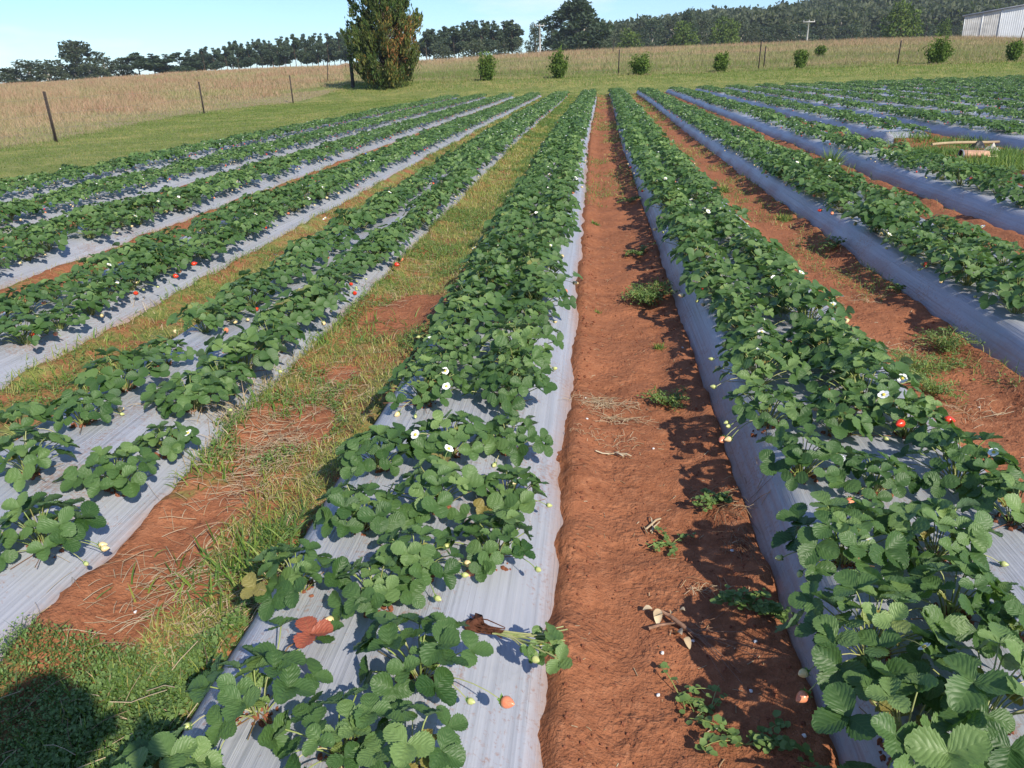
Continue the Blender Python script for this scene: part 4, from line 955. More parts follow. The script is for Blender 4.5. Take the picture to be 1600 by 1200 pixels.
def cloth(px, py, z, w, d, h, col, label, name, cat):
    gxp, gyp = ground_point(px, py, z); g = np.linspace(-1, 1, 17); X, Y = np.meshgrid(g, g); r = np.sqrt(X * X + Y * Y)
    Z = h * np.clip(1 - r, 0, 1) ** .6 * (.5 + fbm(X * 2.4 + px, Y * 2.4, px, 3)) ; V = np.stack([X * w / 2 * (1 + .1 * np.sin(5 * Y)), Y * d / 2 * (1 + .1 * np.sin(6 * X)), Z], -1).reshape(-1, 3)
    i = (np.arange(16)[:, None] * 17 + np.arange(16)[None]).ravel(); mb = MB(); mb.add(V, np.stack([i, i + 1, i + 18, i + 17], -1)); o = mb.build(name, plain(name + "_cloth", col, .5, .3, 14, .4)); o.location = (gxp, gyp, z - .02); tag(o, label, cat)
cloth(1528, 229, .10, .22, .16, .12, (.02, .02, .022), "crumpled black plastic bag behind the orange bucket", "black_bag", "bag")
cloth(1550, 238, .05, .3, .22, .13, (.55, .50, .42), "crumpled pale sacking beside the mouthless end of orange bucket", "pale_sacking", "sacking")
cloth(1483, 238, .04, .3, .14, .07, (.03, .03, .028), "flat black plastic lying under the wooden stick", "black_plastic", "plastic")
cloth(1570, 205, .2, .5, .5, .08, (.22, .2, .23), "torn grey plastic bunched on the bed behind the bucket", "torn_plastic", "plastic")

# ------------------------------------------------------------------ verge grass and dry grass
vg = MB()
n = 90000; y = 6 + 41 * rg.rand(n) ** .8; x = -9.35 - (9.35 + fence_x(y) * 1.0 + 0.0) * 0 - rg.rand(n) * (-fence_x(y) - 9.2 + .6)
ok = in_view(x, y); x, y = x[ok], y[ok]; m = fbm(x * .9, y * .5, 70, 4)
v = np.clip(.28 + 1.1 * (m - .4) + rg.normal(0, .14, len(x)), 0, 1)
put_blades(vg, rg, G3(x, y), rg.uniform(.02, .065, len(x)), .006 * np.maximum(1, y / 8), lean=.6, segs=1, var=v)
n = 60000; y = 44.6 + 12.5 * rg.rand(n); x = rg.uniform(-17, 29, n); ok = in_view(x, y); x, y = x[ok], y[ok]; m = fbm(x * .35, y * .7, 71, 4)
v = np.clip(.38 + 1.5 * (m - .4) + rg.normal(0, .12, len(x)) + .22 * sstep(48, 45.5, y), 0, 1)
put_blades(vg, rg, G3(x, y), rg.uniform(.04, .14, len(x)) * np.where(y < 50, .6, 1.3), .035, lean=.5, segs=1, var=v)
tag(vg.build("verge_grass", M_grass), "short green grass on the verge around the field", "grass", kind='stuff')

dg = MB()
n = 150000; y = 12 + 108 * rg.rand(n) ** 1.15; u = rg.uniform(-.92, -.27, n); x = u * y; inside = (x < fence_x(y) + .5 - .8 * rg.rand(len(x))) & ((y < 53) | True) & ~((y > 52) & (x > -17 + 0 * y) & (y < 58)); ok = inside & in_view(x, y, .4)
x, y = x[ok], y[ok]; dist = fence_x(np.minimum(y, 53)) - x
m = fbm(x * .35, y * .35, 72, 4); hgt = np.clip(.10 + .38 * sstep(0.0, 9, dist) + .55 * (m - .5), .07, .85)
v = np.clip(.18 + .52 * sstep(0, 6, dist) + 1.3 * (m - .5) + rg.normal(0, .12, len(x)), 0, 1)
put_blades(dg, rg, G3(x, y), hgt * rg.uniform(.6, 1.15, len(x)), .011 * np.maximum(1, y / 22), lean=.35, segs=2, curve=.6, var=v)
n = 190000; y = 54 + 70 * rg.rand(n) ** 1.1; x = rg.uniform(-.31, .56, n) * y; ok = in_view(x, y, .4); x, y = x[ok], y[ok]
m = fbm(x * .16, y * .28, 73, 4); v = np.clip(.16 + .58 * sstep(64, 118, y) + 1.7 * (m - .5) + rg.normal(0, .10, len(x)), 0, 1)
hgt = .16 + .35 * sstep(56, 66, y) * (.3 + m) + .25 * sstep(85, 115, y)
put_blades(dg, rg, G3(x, y), hgt * rg.uniform(.6, 1.2, len(x)), .055 * y / 80, lean=.35, segs=1, var=v)
tag(dg.build("dry_grass", M_dry), "tall dry pinkish-brown grass covering the paddock beyond the fence", "grass", kind='stuff')

# ------------------------------------------------------------------ trees and bushes
def sprays(mb, rng, P, size, var, up=0.5, aspect=0.45, outd=None):
    """leaf clumps: a bent rhombus each, tilted randomly, leaning out and up"""
    n = len(P); d = rng.normal(0, 1, (n, 3)); 
    if outd is not None: d = d * .7 + outd * 1.0
    d[:, 2] += up; d /= np.linalg.norm(d, axis=1, keepdims=True); s = np.cross(d, rng.normal(0, 1, (n, 3))); s /= np.linalg.norm(s, axis=1, keepdims=True) + 1e-9
    k = np.cross(d, s); size = np.broadcast_to(size, (n,))[:, None]
    a = P - d * size * .5; b = P + s * size * aspect * .5 + k * size * .1; c = P + d * size * .5; e = P - s * size * aspect * .5 + k * size * .1
    V = np.stack([a, b, c, e], 1).reshape(-1, 3); q = np.arange(n * 4).reshape(-1, 4)
    mb.add(V, q, None, np.repeat(var, 4))
def pts_in_blobs(rng, blobs, n, shell=.55):
    w = np.array([b[3] ** 2 for b in blobs]); idx = rng.choice(len(blobs), n, p=w / w.sum()); B = np.array([b[:3] for b in blobs])[idx]; r = np.array([b[3] for b in blobs])[idx]
    sq = np.array([b[4] if len(b) > 4 else .8 for b in blobs])[idx]
    d = rng.normal(0, 1, (n, 3)); d /= np.linalg.norm(d, axis=1, keepdims=True); rad = r * (shell + (1 - shell) * rng.rand(n)) * rng.uniform(.8, 1.1, n)
    off = d * rad[:, None]; off[:, 2] *= sq; return B + off, d
def tree_mats(name, a, b, c, trans=.12):
    return leaf_material(name, [(0.0, a), (.5, b), (1.0, c)], b, .7, trans, False, .2)
M_pine = tree_mats("pine_foliage", (.030, .050, .034), (.060, .088, .052), (.11, .14, .08), .25)
M_gum = tree_mats("gum_foliage", (.032, .046, .030), (.070, .090, .052), (.14, .15, .085), .25)
M_lime = tree_mats("bright_foliage", (.04, .075, .014), (.085, .13, .025), (.15, .19, .04))
M_bush = leaf_material("rusty_bush_foliage", [(0.0, (.02, .05, .012)), (.42, (.06, .11, .022)), (.62, (.13, .16, .035)), (.78, (.26, .16, .045)), (1.0, (.34, .13, .06))], (.08, .1, .03), .6, .2, False, .25)
M_forest = tree_mats("forest_foliage", (.036, .052, .032), (.078, .096, .056), (.15, .16, .09), .3)

def make_tree(name, seed, kind, H, W, mat, n, size):
    rng = np.random.RandomState(seed); root = empty(name); tr, cr = MB(), MB(); blobs = []
    if kind == 'pine':
        base = H * rng.uniform(.50, .60); nb = rng.randint(9, 13)
        for i in range(nb):
            f = i / (nb - 1); z = base + (H - base) * f; r = W / 2 * (.80 - .55 * f ** 1.7) * rng.uniform(.55, .9); a = rng.uniform(0, 2 * PI); o = W * .30 * (1 - f ** 2) + .1
            blobs.append((o * math.cos(a), o * math.sin(a), z - r * .4, r, .7))
        lean = rng.uniform(-.03, .03); t = np.linspace(0, 1, 6); tr.tube(np.stack([lean * H * t ** 2, 0 * t, H * .95 * t - 1.0], -1), H * .013 * (1.05 - t * .85), 7)
        for b in blobs[::2]: tr.tube([[0, 0, b[2] - .8], [b[0] * .6, b[1] * .6, b[2] - .2], [b[0], b[1], b[2]]], [.09, .06, .03], 4)
    elif kind == 'gum':
        nb = rng.randint(13, 18)
        tr.tube([[0, 0, -1], [W * .01, 0, H * .25], [-W * .02, W * .02, H * .55]], [H * .03, H * .022, H * .012], 8)
        for i in range(nb):
            a = i * 2.4 + rng.uniform(-.4, .4); f = (i + .5) / nb; z = H * (.28 + .62 * f) ; o = W * .36 * math.sin(PI * (.25 + .7 * f)) * rng.uniform(.5, 1.1); r = W * rng.uniform(.13, .2)
            blobs.append((o * math.cos(a), o * math.sin(a), z, r, .75))
            tr.tube([[0, 0, max(.2 * H, z - o * .8 - .15 * H)], [o * .5 * math.cos(a), o * .5 * math.sin(a), z - o * .3], [o * .9 * math.cos(a), o * .9 * math.sin(a), z]], [H * .014, H * .009, H * .004], 5)
    elif kind == 'round':
        tr.tube([[0, 0, -1], [0, 0, H * .4], [0, 0, H * .7]], [H * .035, H * .025, H * .01], 7)
        for i in range(11):
            a = i * 2.4; f = (i + .5) / 11; z = H * (.12 + .74 * f); o = W * .28 * math.sin(PI * (.18 + .75 * f)); r = W * rng.uniform(.20, .27)
            blobs.append((o * math.cos(a), o * math.sin(a), z, r, .85)); tr.tube([[0, 0, z * .5], [o * math.cos(a) * .8, o * math.sin(a) * .8, z]], [H * .012, H * .005], 4)
    P, d = pts_in_blobs(rng, blobs, n); P[:, 2] = np.maximum(P[:, 2], .1)
    clump = fbm(P[:, 0] * 1.2 / max(1, size * 2) + 50, P[:, 2] * 1.2 / max(1, size * 2) + P[:, 1], seed, 3)
    v = np.clip(.5 + 1.3 * (clump - .5) + rng.normal(0, .13, n), 0, 1)
    sprays(cr, rng, P, size * rng.uniform(.6, 1.3, n), v, .3, .6, d)
    tr.build("trunk", M_palebark if kind == 'gum' else M_bark, root); cr.build("crown", mat, root, False); return root
TP = {'pine': [make_tree("pine_tree", 10 + i, 'pine', 1, .5, M_pine, 10, .1) for i in range(0)]}
_prot = {}
def tree(kind, px, py_top, y, wpx, label, group, cat="tree", matk=None, variants=3, n=1500, zb=None):
    x, _, zt = sight(px, py_top, y); zb = float(terrain(x, y)) if zb is None else zb; H = zt - zb
    sc = y * math.sqrt(1 + (x / y) ** 2) / F_PX; W = wpx * sc
    v = random.Random(int(px * 7 + y)).randrange(variants); key = (kind, matk, v)
    H0, W0 = {'pine': (10, 4.6), 'gum': (14, 11), 'round': (8, 8)}[kind]
    nm = {'pine': "pine_tree", 'gum': "gum_tree", 'round': "broadleaf_tree"}[kind]
    mat = {None: M_pine if kind == 'pine' else M_gum, 'lime': M_lime, 'gum': M_gum, 'pine': M_pine}[matk]
    if key not in _prot: _prot[key] = make_tree(nm, 30 + v * 5 + len(kind), kind, H0, W0, mat, n, {'pine': .5, 'gum': .75, 'round': .6}[kind]); o = _prot[key]
    else: o = copy_tree(_prot[key])
    o.location = (x, y, zb); o.scale = (W / W0, W / W0, H / H0); o.rotation_euler = (0, 0, (px * 1.7) % 6.28)
    tag(o, label, cat, group); return o
# windbreak of pines on the left
GP = "pines in the far left windbreak"
rp = random.Random(5)
pxs = [296, 314, 331, 350, 367, 386, 404, 421, 440, 457, 474, 492, 509, 527, 543, 560, 578]
for i, px in enumerate(pxs):
    top = np.interp(px, [290, 350, 450, 520, 580], [77, 69, 59, 50, 44]) + rp.uniform(-4, 4)
    if i % 1 == 0 and i > 0: tree('pine', px - 9, top + rp.uniform(-2, 6), 228, 25, f"pine in the back row, {ordinal(i)} from the left behind the windbreak's front row", "pines in the back row of the windbreak", n=1900, variants=4)
    tree('pine', px, top, 215 + rp.uniform(-6, 6), 28, f"tall dark pine, {ordinal(i + 1)} from the left in the windbreak left of the rusty tree", GP, n=1900, variants=4)
pxs = [160, 186, 212, 236, 258, 278]
for i, px in enumerate(pxs):
    top = np.interp(px, [150, 220, 280], [88, 83, 80]) + rp.uniform(-3, 4)
    tree('pine' if i > 1 else 'gum', px, top, 205 + rp.uniform(-6, 6), 56, f"dense dark tree, {ordinal(i + 1)} right of the tallest gum at far left", "dense trees between gum and windbreak", n=1300, variants=4)
tree('gum', 112, 60, 190, 74, "tallest spreading gum tree at far left behind dry grass", None, n=2400, variants=1)
for i, (px, top, w) in enumerate(((8, 104, 44), (42, 92, 52), (72, 100, 40), (-40, 108, 50), (140, 98, 40))):
    tree('gum', px, top, 180, w * 1.45, ["low dark gum at the left edge of the picture", "broad dark gum second from left edge", "dark gum touching the tallest gum's left side", "dark gum beyond the left edge of the picture", "low dark gum under the tallest gum's right side"][i], "low gums at far left", n=1600, matk='gum')
# middle group
GM = "pines behind the paddock right of the rusty tree"
for i, (px, top) in enumerate(((664, 50), (676, 46), (694, 42), (708, 42), (722, 36), (738, 34), (752, 32), (770, 33), (786, 34), (800, 32))):
    if i > 0: tree('pine', px - 8, top + rp.uniform(0, 7), 224, 32, f"back-row pine, {ordinal(i)} from left in the middle pine group", "back row of the middle pines", n=1900, variants=4)
    tree('pine', px, top, 205 + (i % 3) * 5, 38, f"tall pine, {ordinal(i + 1)} from left in the middle pine group", GM, n=1900, variants=4)
for i, (px, top, w) in enumerate(((690, 66, 40), (740, 60, 50), (780, 66, 44))):
    tree('round', px, top, 195, w, ["grey-green shrub tree under the left pines of middle group", "green shrub tree under the centre of middle pine group", "dark shrub tree under the right end of middle pine group"][i], "low trees under the middle pines", matk='gum', n=1200)
tree('round', 809, 59, 200, 16, "small isolated round-headed tree between middle pines and big dark gum", None, matk='gum', n=700)
tree('gum', 836, 34, 205, 34, "slender open tree left of the pale power pole", None, n=1300, matk='gum'); tree('gum', 862, 34, 205, 36, "open tree between power pole and the big dark gum", None, n=1300, matk='gum')
tree('gum', 900, -4, 190, 112, "biggest dark gum tree rising above the paddock centre", None, n=3800, variants=1, matk='pine')
mixed = [(945, 42, 34, 'gum', 'gum'), (962, 48, 40, 'round', 'gum'), (985, 46, 34, 'round', 'lime'), (1002, 26, 40, 'gum', 'gum'), (1020, 26, 36, 'gum', 'pine'), (1036, 44, 36, 'round', 'gum'), (1050, 24, 34, 'gum', 'gum'),
         (1077, 13, 26, 'gum', 'pine'), (1070, 34, 36, 'round', 'lime'), (1098, 20, 34, 'gum', 'gum'), (1112, 40, 40, 'round', 'gum'), (1128, 18, 30, 'gum', 'pine'), (1136, 27, 36, 'round', 'lime'), (1155, 22, 34, 'gum', 'gum'), (1172, 34, 44, 'gum', 'gum'), (1195, 38, 44, 'gum', 'pine'), (1222, 36, 44, 'gum', 'gum'),
         (1290, 38, 40, 'gum', 'gum'), (1330, 36, 40, 'gum', 'pine'), (1365, 44, 30, 'round', 'gum'), (1250, 34, 40, 'gum', 'pine'), (1450, 34, 36, 'gum', 'pine'), (1490, 38, 36, 'gum', 'gum')]
for i, (px, top, w, kd, mk) in enumerate(sorted(mixed)):
    w_ = {'gum': "grey-green", 'lime': "bright green", 'pine': "dark green"}[mk]
    tree(kd, px, top, 240 + (i % 4) * 6 if mk != 'lime' else 200, w * 1.4, f"{w_} tree, {ordinal(i + 1)} from left in the mixed belt right of the big gum", "mixed trees below the wooded hill", matk=mk, n=1500)
tree('round', 1414, 4, 165, 62, "large rounded olive-green tree left of the white shed", None, matk='lime', n=3800, variants=1)
tree('round', 1478, 30, 170, 26, "small bright tree between olive-green tree and white shed", None, matk='lime', n=800)
tree('round', 945, 62, 170, 0.1 + 26, "low round bush at the foot of the big dark gum", None, matk='gum', n=700)

# rusty cypress-like tree in front
def rusty_tree():
    y = 52.0; x, _, zb = sight(606, 134, y); zb = float(terrain(x, y)); rng = np.random.RandomState(9)
    root = empty("cypress_tree", (x, y, zb)); root.scale = (.88, .88, 1); sc = y * math.sqrt(1 + (x / y) ** 2 + .01) / F_PX * 1.0; H = 8.0; tr, cr = MB(), MB()
    tr.tube([[0, 0, -.3], [.05, 0, 1.2], [0, .05, 3.5], [0, 0, 7.2]], [.22, .17, .10, .03], 8)
    prof = lambda z: np.interp(z, [0.15, .8, 1.8, 3.0, 4.2, 5.3, 6.3, 7.2, 8.0], [1.25, 1.9, 2.45, 2.65, 2.5, 2.1, 1.6, .9, .2])
    nb = 360
    for i in range(nb):
        z = .3 + 7.3 * rng.rand() ** .95; a = rng.uniform(0, 2 * PI); r = prof(z) * rng.uniform(.4, 1.0) * (.88 + .24 * float(vnoise(np.array(a * 2.), np.array(z * .9), 7)))
        c = np.array([r * math.cos(a), r * math.sin(a), z]); L = rng.uniform(.5, 1.2)
        tr.tube([[0, 0, max(.2, z - r * .6)], [c[0] * .6, c[1] * .6, z - r * .15], c], [.03, .02, .008], 4)
        n = 110; t = rng.rand(n); dirv = np.array([math.cos(a) * .55, math.sin(a) * .55, .8]); dirv /= np.linalg.norm(dirv)
        P = c + dirv * ((t - .45) * L)[:, None] + rng.normal(0, 1, (n, 3)) * (.20 * (1.15 - t))[:, None]
        P = np.where(P[:, 2:] < .05, P + [0, 0, .2], P)
        rust = 1.2 * math.exp(-((c[0] - 1.3) ** 2 / 1.6 + (z - 2.6) ** 2 / 3.0)) + .45 * (rng.rand() < .25)
        v = np.clip(.38 + .5 * rust * rng.uniform(.5, 1.3) + rng.normal(0, .10, n) + rng.uniform(-.1, .14), 0, 1)
        sprays(cr, rng, P, rng.uniform(.13, .34, n), v, .6, .36, np.tile(dirv, (n, 1)))
    # grassy foot
    tr.build("trunk", M_bark, root); cr.build("crown", M_bush, root, False)
    tag(root, "tall bushy cypress with rust-coloured patches at the far left field corner", "tree")
rusty_tree()
def bush(px, pyb, y, H, W, label, seed, wisps=8):
    x, _, _ = sight(px, pyb, y); zb = float(terrain(x, y)); rng = np.random.RandomState(seed); root = empty("bush", (x, y, zb)); st, cr = MB(), MB()
    W *= 1.0; H *= .92
    for i in range(34):
        a = rng.uniform(0, 2 * PI); r = W / 2 * rng.uniform(.1, .95); z = H * rng.uniform(.35, 1.0) * (1 - .25 * (r / (W / 2)) ** 2)
        p = [[0, 0, -.05], [r * .5 * math.cos(a), r * .5 * math.sin(a), z * .55], [r * math.cos(a), r * math.sin(a), z]]; st.tube(p, [.02, .013, .005], 4)
        n = 90; t = rng.uniform(.12, 1.08, n)[:, None]; P0, P1, P2 = map(np.array, p); Q = (1 - t) ** 2 * P0 + 2 * t * (1 - t) * P1 + t * t * P2 + rng.normal(0, .075 * W, (n, 3))
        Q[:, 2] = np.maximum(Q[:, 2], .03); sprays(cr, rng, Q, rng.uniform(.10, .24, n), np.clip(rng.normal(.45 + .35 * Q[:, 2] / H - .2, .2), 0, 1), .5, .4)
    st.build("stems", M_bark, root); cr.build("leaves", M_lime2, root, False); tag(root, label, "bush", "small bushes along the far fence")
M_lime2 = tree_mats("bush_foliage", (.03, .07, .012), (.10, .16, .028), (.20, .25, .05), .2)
bush(763, 130, 54, 1.95, 1.5, "dense upright green bush nearest the rusty cypress", 1); bush(874, 127, 54, 1.9, 1.35, "pointed green bush, second right of the rusty cypress", 2)
bush(1000, 122, 54.5, 1.35, 1.4, "loose spreading bush, third right of the rusty cypress", 3); bush(1127, 113, 55, 1.3, 1.1, "small pyramidal bush, fourth right of the rusty cypress", 4)
bush(1251, 106, 55.5, 1.25, 1.0, "small wispy bush, fifth right of the rusty cypress", 5); bush(1463, 101, 55, 1.75, 1.7, "broad dark bush in front of the white shed's left end", 6)
bush(1582, 98, 55, 1.3, 1.2, "dark bush below the white shed at right edge", 7); bush(1281, 92, 72, 1.0, .9, "faint bluish bush up in the paddock behind the fence", 8)

# ------------------------------------------------------------------ fences
def post(name, px, pyb, y, H, label, steel=True, group=None, lean=(0, 0), x=None):
    if x is None: x, _, _ = sight(px, pyb, y)
    zb = float(gh(x, y)); mb = MB()
    if steel:
        for a in (0, 2.09, 4.19):
            d = np.array([math.cos(a) * .022, math.sin(a) * .022, 0]); mb.box((d[0], d[1], H / 2 - .1), (.045, .008, H + .2), rot=[[math.cos(a), -math.sin(a), 0], [math.sin(a), math.cos(a), 0], [0, 0, 1]])
    else:
        t = np.linspace(0, 1, 6); rr = np.array([.13, .125, .115, .12, .115, .11]); mb.tube(np.stack([.02 * np.sin(t * 3), 0 * t, -.2 + (H + .2) * t], -1), rr, 10)
    o = mb.build(name, M_rustpost if steel else M_wood); o.location = (x, y, zb); o.rotation_euler = (lean[0], lean[1], .3); tag(o, label, "fence post", group); return (x, y, zb, H)
PG = "steel posts of the left fence"; FG = "steel posts of the far fence"
P1 = post("fence_post", 88, 222, 21, 1.33, "dark steel post nearest the camera in the left fence, at left edge", group=PG)
P2 = post("fence_post", 319, 178, 36.6, 1.42, "thin steel post in middle of the left fence before tall dry grass", group=PG)
P3 = post("fence_post", 458, 162, 47, 1.55, "thin dark steel post in left fence nearest the corner post", group=PG)
P4 = post("corner_post", 552, 141, 52.5, 2.0, "thick dark wooden corner post beside the rusty cypress", False)
P0 = post("fence_post", 0, 0, 12.5, 1.35, "steel post of left fence beyond the left edge of the picture", x=-13.9, group=PG)
farp = [(751, 128, 55, 1.7, "thin post of far fence beside the nearest bush"), (966, 118, 57, 1.6, "thin post of far fence between second and third bushes"), (1185, 108, 57.5, 1.75, "tall post of the pair in the far fence"), (1193, 107, 59, 1.35, "short post of the pair in the far fence"),
        (1402, 101, 57, 1.5, "thin post of the far fence left of the broad dark bush")]
Q = [post("fence_post", a, b, c, h, l, group=FG, lean=(0, .03)) for a, b, c, h, l in farp]
for (px, pyb, y, h, l) in ((957, 90, 100, 1.6, "tiny distant post up in the paddock left of the low shrub"), (1443, 66, 108, 1.9, "tiny distant post below the olive-green tree"), (1591, 76, 88, 1.7, "leaning distant post below the white shed"), (512, 128, 66, 1.5, "grey distant post left of the corner post")):
    post("fence_post", px, pyb, y, h, l, group="distant posts in the paddock", lean=(0, .1))
def wires(name, chain, label, hs=(.35, .75, 1.15)):
    mb = MB()
    for h in hs:
        pts = []
        for (a, b) in zip(chain[:-1], chain[1:]):
            for t in np.linspace(0, 1, 9)[:-1 if b is not chain[-1] else None]: pts.append([a[0] + (b[0] - a[0]) * t, a[1] + (b[1] - a[1]) * t, (a[2] + (b[2] - a[2]) * t) + h - .04 * math.sin(PI * t)])
        mb.tube(pts, .0022, 4, cap=False)
    tag(mb.build(name, M_wire), label, "fence wire")
wires("fence_wires", [P0, P1, P2, P3, P4], "thin wires strung along the left fence posts"); wires("fence_wires", [P4, Q[0], Q[1], Q[2], Q[4]], "thin wires strung along the far fence posts")

# ------------------------------------------------------------------ power poles and shed
def power_pole(px, pyt, y, label, arm):
    x, _, zt = sight(px, pyt, y); zb = float(terrain(x, y)) - .5; root = empty("power_pole", (x, y, zb)); H = zt - zb; mb = MB(); mb.tube([[0, 0, 0], [0, 0, H / 2], [0, 0, H]], [.19, .17, .14], 8); mb.build("pole_shaft", M_pole, root)
    mb = MB(); mb.box((0, -.2, H - .35), (arm, .14, .16)); mb.build("crossarm", M_pole, root)
    for s in (-.45, 0, .45):
        mb = MB(); mb.tube([[s * arm, -.2, H - .27], [s * arm, -.2, H - .1], [s * arm, -.2, H]], [.05, .07, .04], 6); mb.build("insulator", M_pole, root)
    tag(root, label, "power pole")
power_pole(843, 37, 150, "pale power pole standing left of the biggest dark gum", 1.7); power_pole(1264, 31, 160, "pale power pole in front of the wooded hill", 2.1)
def shed():
    y = 118.0; xl, _, zl = sight(1503, 57, y); _, _, ze = sight(1505, 25, y); xr, _, zr = sight(1600, 8, y); zb = zl - .6
    he = ze - zb; slope = (6.88 - ze) / 6.8; Wd = 24.0; D = 22.0; root = empty("shed", (xl, y, zb), R(-25))
    roofz = lambda x: he + slope * min(x, Wd - x)
    def wall(x0, x1, name, mat):
        xs = np.arange(x0, x1 + .001, .06); V = []
        for i, x in enumerate(xs): o = .02 * math.sin(i * PI / 2); V += [[x, o, 0], [x, o, roofz(x) - .05]]
        n = len(xs); m = MB(); m.add(V, [[2 * i, 2 * i + 2, 2 * i + 3, 2 * i + 1] for i in range(n - 1)]); m.build(name, mat, root)
    Mg = plain("old_grey_cladding", (.46, .45, .43), .6, .30, 1.1, .4); Mw = plain("white_cladding", (.62, .64, .66), .5, .12, .9, .4)
    wall(0, 4.1, "old_wall_cladding", Mg); wall(4.12, Wd, "new_wall_cladding", Mw)
    m = MB()
    for x in (.0, 2.05, 4.11, 8.0): m = MB(); m.box((x, -.05, roofz(x) / 2 - .05), (.09, .05, roofz(x) - .12)); m.build("wall_trim", Mw, root)
    m = MB(); V = []
    for yy in (-.35, D + .3):
        for x, z in ((-.35, roofz(0) - .35 * slope), (Wd / 2, roofz(Wd / 2)), (Wd + .35, roofz(Wd) - .35 * slope)): V += [[x, yy, z], [x, yy, z + .12]]
    m.add(V, [[1, 3, 9, 7], [3, 5, 11, 9], [0, 6, 8, 2], [2, 8, 10, 4], [0, 2, 3, 1], [2, 4, 5, 3], [6, 7, 9, 8], [8, 9, 11, 10], [0, 1, 7, 6], [4, 10, 11, 5]])
    m.build("roof", plain("shed_roof", (.52, .52, .54), .45, .1, 1.5, .5), root)
    m = MB(); m.add([[0, .03, 0], [0, D, 0], [0, D, he], [0, .03, he], [Wd, .03, 0], [Wd, D, 0], [Wd, D, he], [Wd, .03, he], [Wd / 2, D, roofz(Wd / 2)]], [[0, 1, 2, 3], [4, 5, 6, 7], [1, 5, 6, 2]], [[2, 6, 8]]); m.build("side_walls", Mg, root, False)
    tag(root, "low white corrugated shed with an older grey section at its left end", "shed")
shed()

# ------------------------------------------------------------------ wooded hill
def hill_z(x, y):
    u = x / np.maximum(y, 1); top = np.interp(u, [-.15, -.02, .08, .14, .19, .24, .30, .38, .55, .9], [0, .008, .022, .030, .026, .034, .045, .056, .075, .06])
    return 1 + 430 * top * sstep(270, 430, y) * (1 - sstep(520, 900, y)) + 3 * (fbm(x * .01, y * .01, 80, 3) - .5) * 2
hx = np.linspace(-120, 620, 90); hy = np.linspace(250, 900, 60); HX, HY = np.meshgrid(hx, hy); HZ = hill_z(HX, HY) - np.maximum(0, (-60 - HX)) * .2 - 1.5 * (HY < 262)
ii = (np.arange(59)[:, None] * 90 + np.arange(89)[None]).ravel()
me = mesh_np("hill", np.stack([HX, HY, HZ], -1).reshape(-1, 3), [np.stack([ii, ii + 1, ii + 91, ii + 90], -1)], plain("hill_soil", (.05, .065, .035), .95, .3, .05)); tag(link("hill", me), "wooded hill rising on the right", "hill", kind='structure')
rng = np.random.RandomState(21); fm = MB(); nt_ = 2300
fy = rng.uniform(268, 455, nt_); fx = rng.uniform(-.03, .56, nt_) * fy; fz = hill_z(fx, fy); trh = rng.uniform(7, 13, nt_)
for i in range(nt_):
    n = 85; d = rng.normal(0, 1, (n, 3)); d /= np.linalg.norm(d, axis=1, keepdims=True); r = rng.uniform(3.0, 5.2)
    nb = 3; off = rng.normal(0, r * .4, (nb, 3)) * [1, 1, .5]; P = np.array([fx[i], fy[i], fz[i] + trh[i] - r * .6]) + off[rng.randint(nb, size=n)] + d * [r * .75, r * .75, r * .7] * rng.uniform(.7, 1.05, (n, 1))
    tone = rng.uniform(.1, .8); sprays(fm, rng, P, rng.uniform(1.0, 2.3, n), np.clip(tone + rng.normal(0, .12, n), 0, 1), .2, .7, d)
    if i % 3 == 0: fm.tube([[fx[i], fy[i], fz[i] - 1], [fx[i], fy[i], fz[i] + trh[i] - 2]], .25, 4, .9, 1, False)
tag(fm.build("forest", [M_forest, M_palebark], smooth=False), "dense grey-green eucalypt forest covering the hill", "forest", kind='stuff')

# ------------------------------------------------------------------ haze
mb = MB(); mb.box((100, 240, 58), (900, 1400, 140)); hz = mb.build("haze", [], smooth=False)
hm = bpy.data.materials.new("pale_air"); hm.use_nodes = True; hm.node_tree.nodes.clear()
ho = hm.node_tree.nodes.new('ShaderNodeOutputMaterial'); hv = hm.node_tree.nodes.new('ShaderNodeVolumePrincipled')
hv.inputs['Color'].default_value = (.86, .92, 1, 1); hv.inputs['Density'].default_value = 0.00028; hv.inputs['Anisotropy'].default_value = .2
hm.node_tree.links.new(hv.outputs[0], ho.inputs['Volume']); hz.data.materials.append(hm)
tag(hz, "faint pale haze in the air over the field", "haze", kind='stuff')

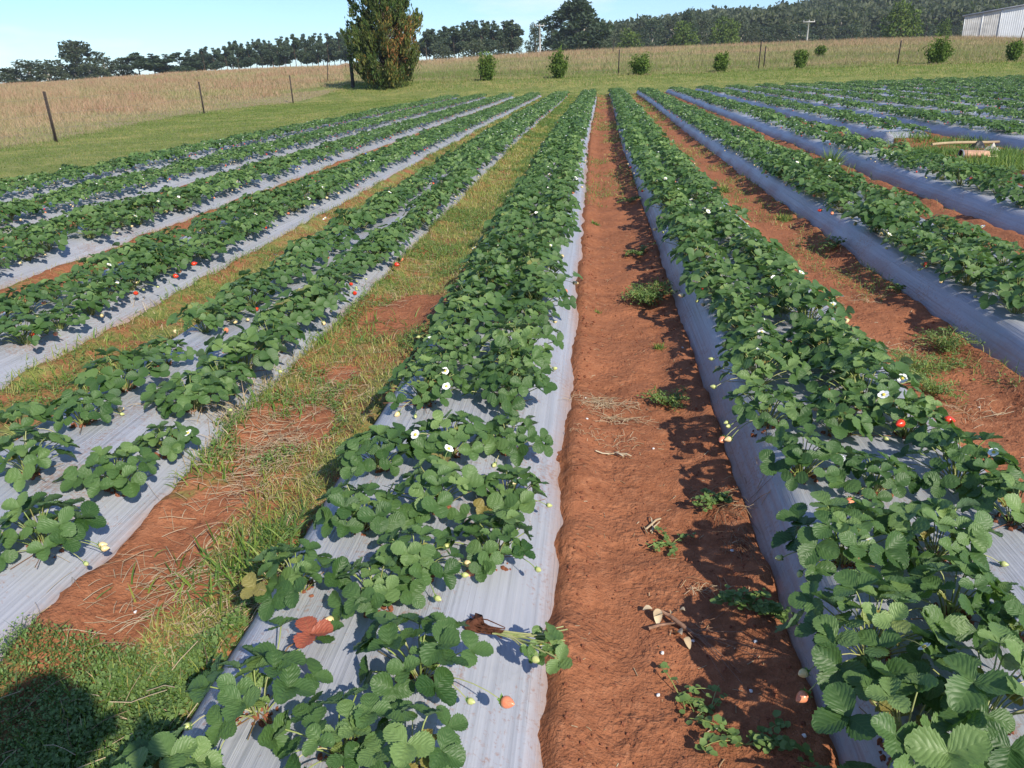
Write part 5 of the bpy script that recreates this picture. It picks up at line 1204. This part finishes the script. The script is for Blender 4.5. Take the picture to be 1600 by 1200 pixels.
# ------------------------------------------------------------------ the photographer (stands behind the camera; the shadow falls into the picture)
def person():
    root = empty("person", (-0.02, -0.56, float(gh(0.0, -.50)) - .06))
    m = bpy.data.meshes.new("body")
    J = {'pel': (0, 0, .93, .15, .11), 'sp': (0, .01, 1.12, .145, .10), 'ch': (0, .02, 1.32, .165, .115), 'nk': (0, .03, 1.47, .055, .055), 'hd0': (0, .05, 1.56, .075, .085), 'hd1': (0, .055, 1.66, .078, .095), 'hd2': (0, .05, 1.72, .055, .065)}
    for s, t in ((-1, 'l'), (1, 'r')):
        J['hip' + t] = (.10 * s, 0, .86, .095, .095); J['kn' + t] = (.12 * s, .03, .48, .06, .06); J['an' + t] = (.13 * s, 0, .10, .042, .042); J['to' + t] = (.15 * s, .16, .04, .045, .03)
        J['sh' + t] = (.19 * s, .02, 1.40, .06, .06); J['el' + t] = (.26 * s, .14, 1.18, .043, .043); J['wr' + t] = (.10 * s, .33, 1.36, .028, .028); J['pa' + t] = (.075 * s, .37, 1.40, .034, .02)
        for i in range(4): J[f'f{i}{t}a'] = (.058 * s, .40 + .0 * i, 1.435 - .018 * i, .009, .009); J[f'f{i}{t}b'] = (.03 * s, .405, 1.437 - .018 * i, .008, .008)
        J['th' + t + 'a'] = (.06 * s, .36, 1.43, .011, .011); J['th' + t + 'b'] = (.04 * s, .372, 1.45, .009, .009)
    names = list(J); idx = {k: i for i, k in enumerate(names)}
    E = [('pel', 'sp'), ('sp', 'ch'), ('ch', 'nk'), ('nk', 'hd0'), ('hd0', 'hd1'), ('hd1', 'hd2')]
    for t in 'lr':
        E += [('pel', 'hip' + t), ('hip' + t, 'kn' + t), ('kn' + t, 'an' + t), ('an' + t, 'to' + t), ('ch', 'sh' + t), ('sh' + t, 'el' + t), ('el' + t, 'wr' + t), ('wr' + t, 'pa' + t), ('pa' + t, 'th' + t + 'a'), ('th' + t + 'a', 'th' + t + 'b')]
        for i in range(4): E += [('pa' + t, f'f{i}{t}a'), (f'f{i}{t}a', f'f{i}{t}b')]
    m.from_pydata([J[k][:3] for k in names], [(idx[a], idx[b]) for a, b in E], [])
    o = link("body", m, root); o.modifiers.new("skin", 'SKIN'); sv_ = m.skin_vertices[0].data if m.skin_vertices else None
    if sv_ is None:
        import bmesh; bm = bmesh.new(); bm.from_mesh(m); bm.verts.layers.skin.verify(); bm.to_mesh(m); bm.free(); sv_ = m.skin_vertices[0].data
    for i, k in enumerate(names): sv_[i].radius = J[k][3:5]
    sv_[idx['pel']].use_root = True
    o.modifiers.new("smooth", 'SUBSURF').levels = 2; o.modifiers["smooth"].render_levels = 2
    mt, nt, b, out = new_mat("clothes_and_skin"); sp = nt.nodes.new('ShaderNodeSeparateXYZ'); nt.links.new(objco(nt), sp.inputs[0])
    c = mix(nt, math_(nt, 'GREATER_THAN', sp.outputs[2], .95), (.05, .06, .10), (.10, .16, .28)); c = mix(nt, math_(nt, 'GREATER_THAN', sp.outputs[2], 1.475), c, (.55, .33, .24)); c = mix(nt, math_(nt, 'GREATER_THAN', sp.outputs[1], .29), c, (.55, .33, .24))
    c = mix(nt, math_(nt, 'LESS_THAN', sp.outputs[2], .12), c, (.04, .03, .025)); nt.links.new(c, b.inputs['Base Color']); b.inputs['Roughness'].default_value = .8; m.materials.append(mt)
    hat = MB(); n = 24; an = np.arange(n) * 2 * PI / n; rings = [(.145, 1.685), (.142, 1.70), (.10, 1.70), (.098, 1.76), (.08, 1.80), (.001, 1.81)]
    V = np.concatenate([np.stack([r * np.cos(an), .05 + 1.12 * r * np.sin(an), np.full(n, z)], -1) for r, z in rings]); hat.add(V, [[i * n + j, (i + 1) * n + j, (i + 1) * n + (j + 1) % n, i * n + (j + 1) % n] for i in range(len(rings) - 1) for j in range(n)]); hat.build("sun_hat", plain("hat_cloth", (.42, .36, .26), .9, .1, 40), root)
    f = MB(); f.blob((0, .155, 1.615), .014, 1, (8, 6), .05, squash=(.8, 1.2, 1.5)); f.build("nose", plain("skin", (.55, .33, .24), .6, .05), root)
    for s in (-1, 1):
        f = MB(); f.blob((.032 * s, .135, 1.645), .012, 2, (8, 6), 0); f.build("eye", plain("eye_white", (.6, .6, .6), .3, .1), root)
    tag(root, "person in blue shirt and sun hat holding the camera, casting the shadow at lower left", "person")
person()
print("verts", sum(len(o.data.vertices) for o in bpy.data.objects if o.type == 'MESH'))
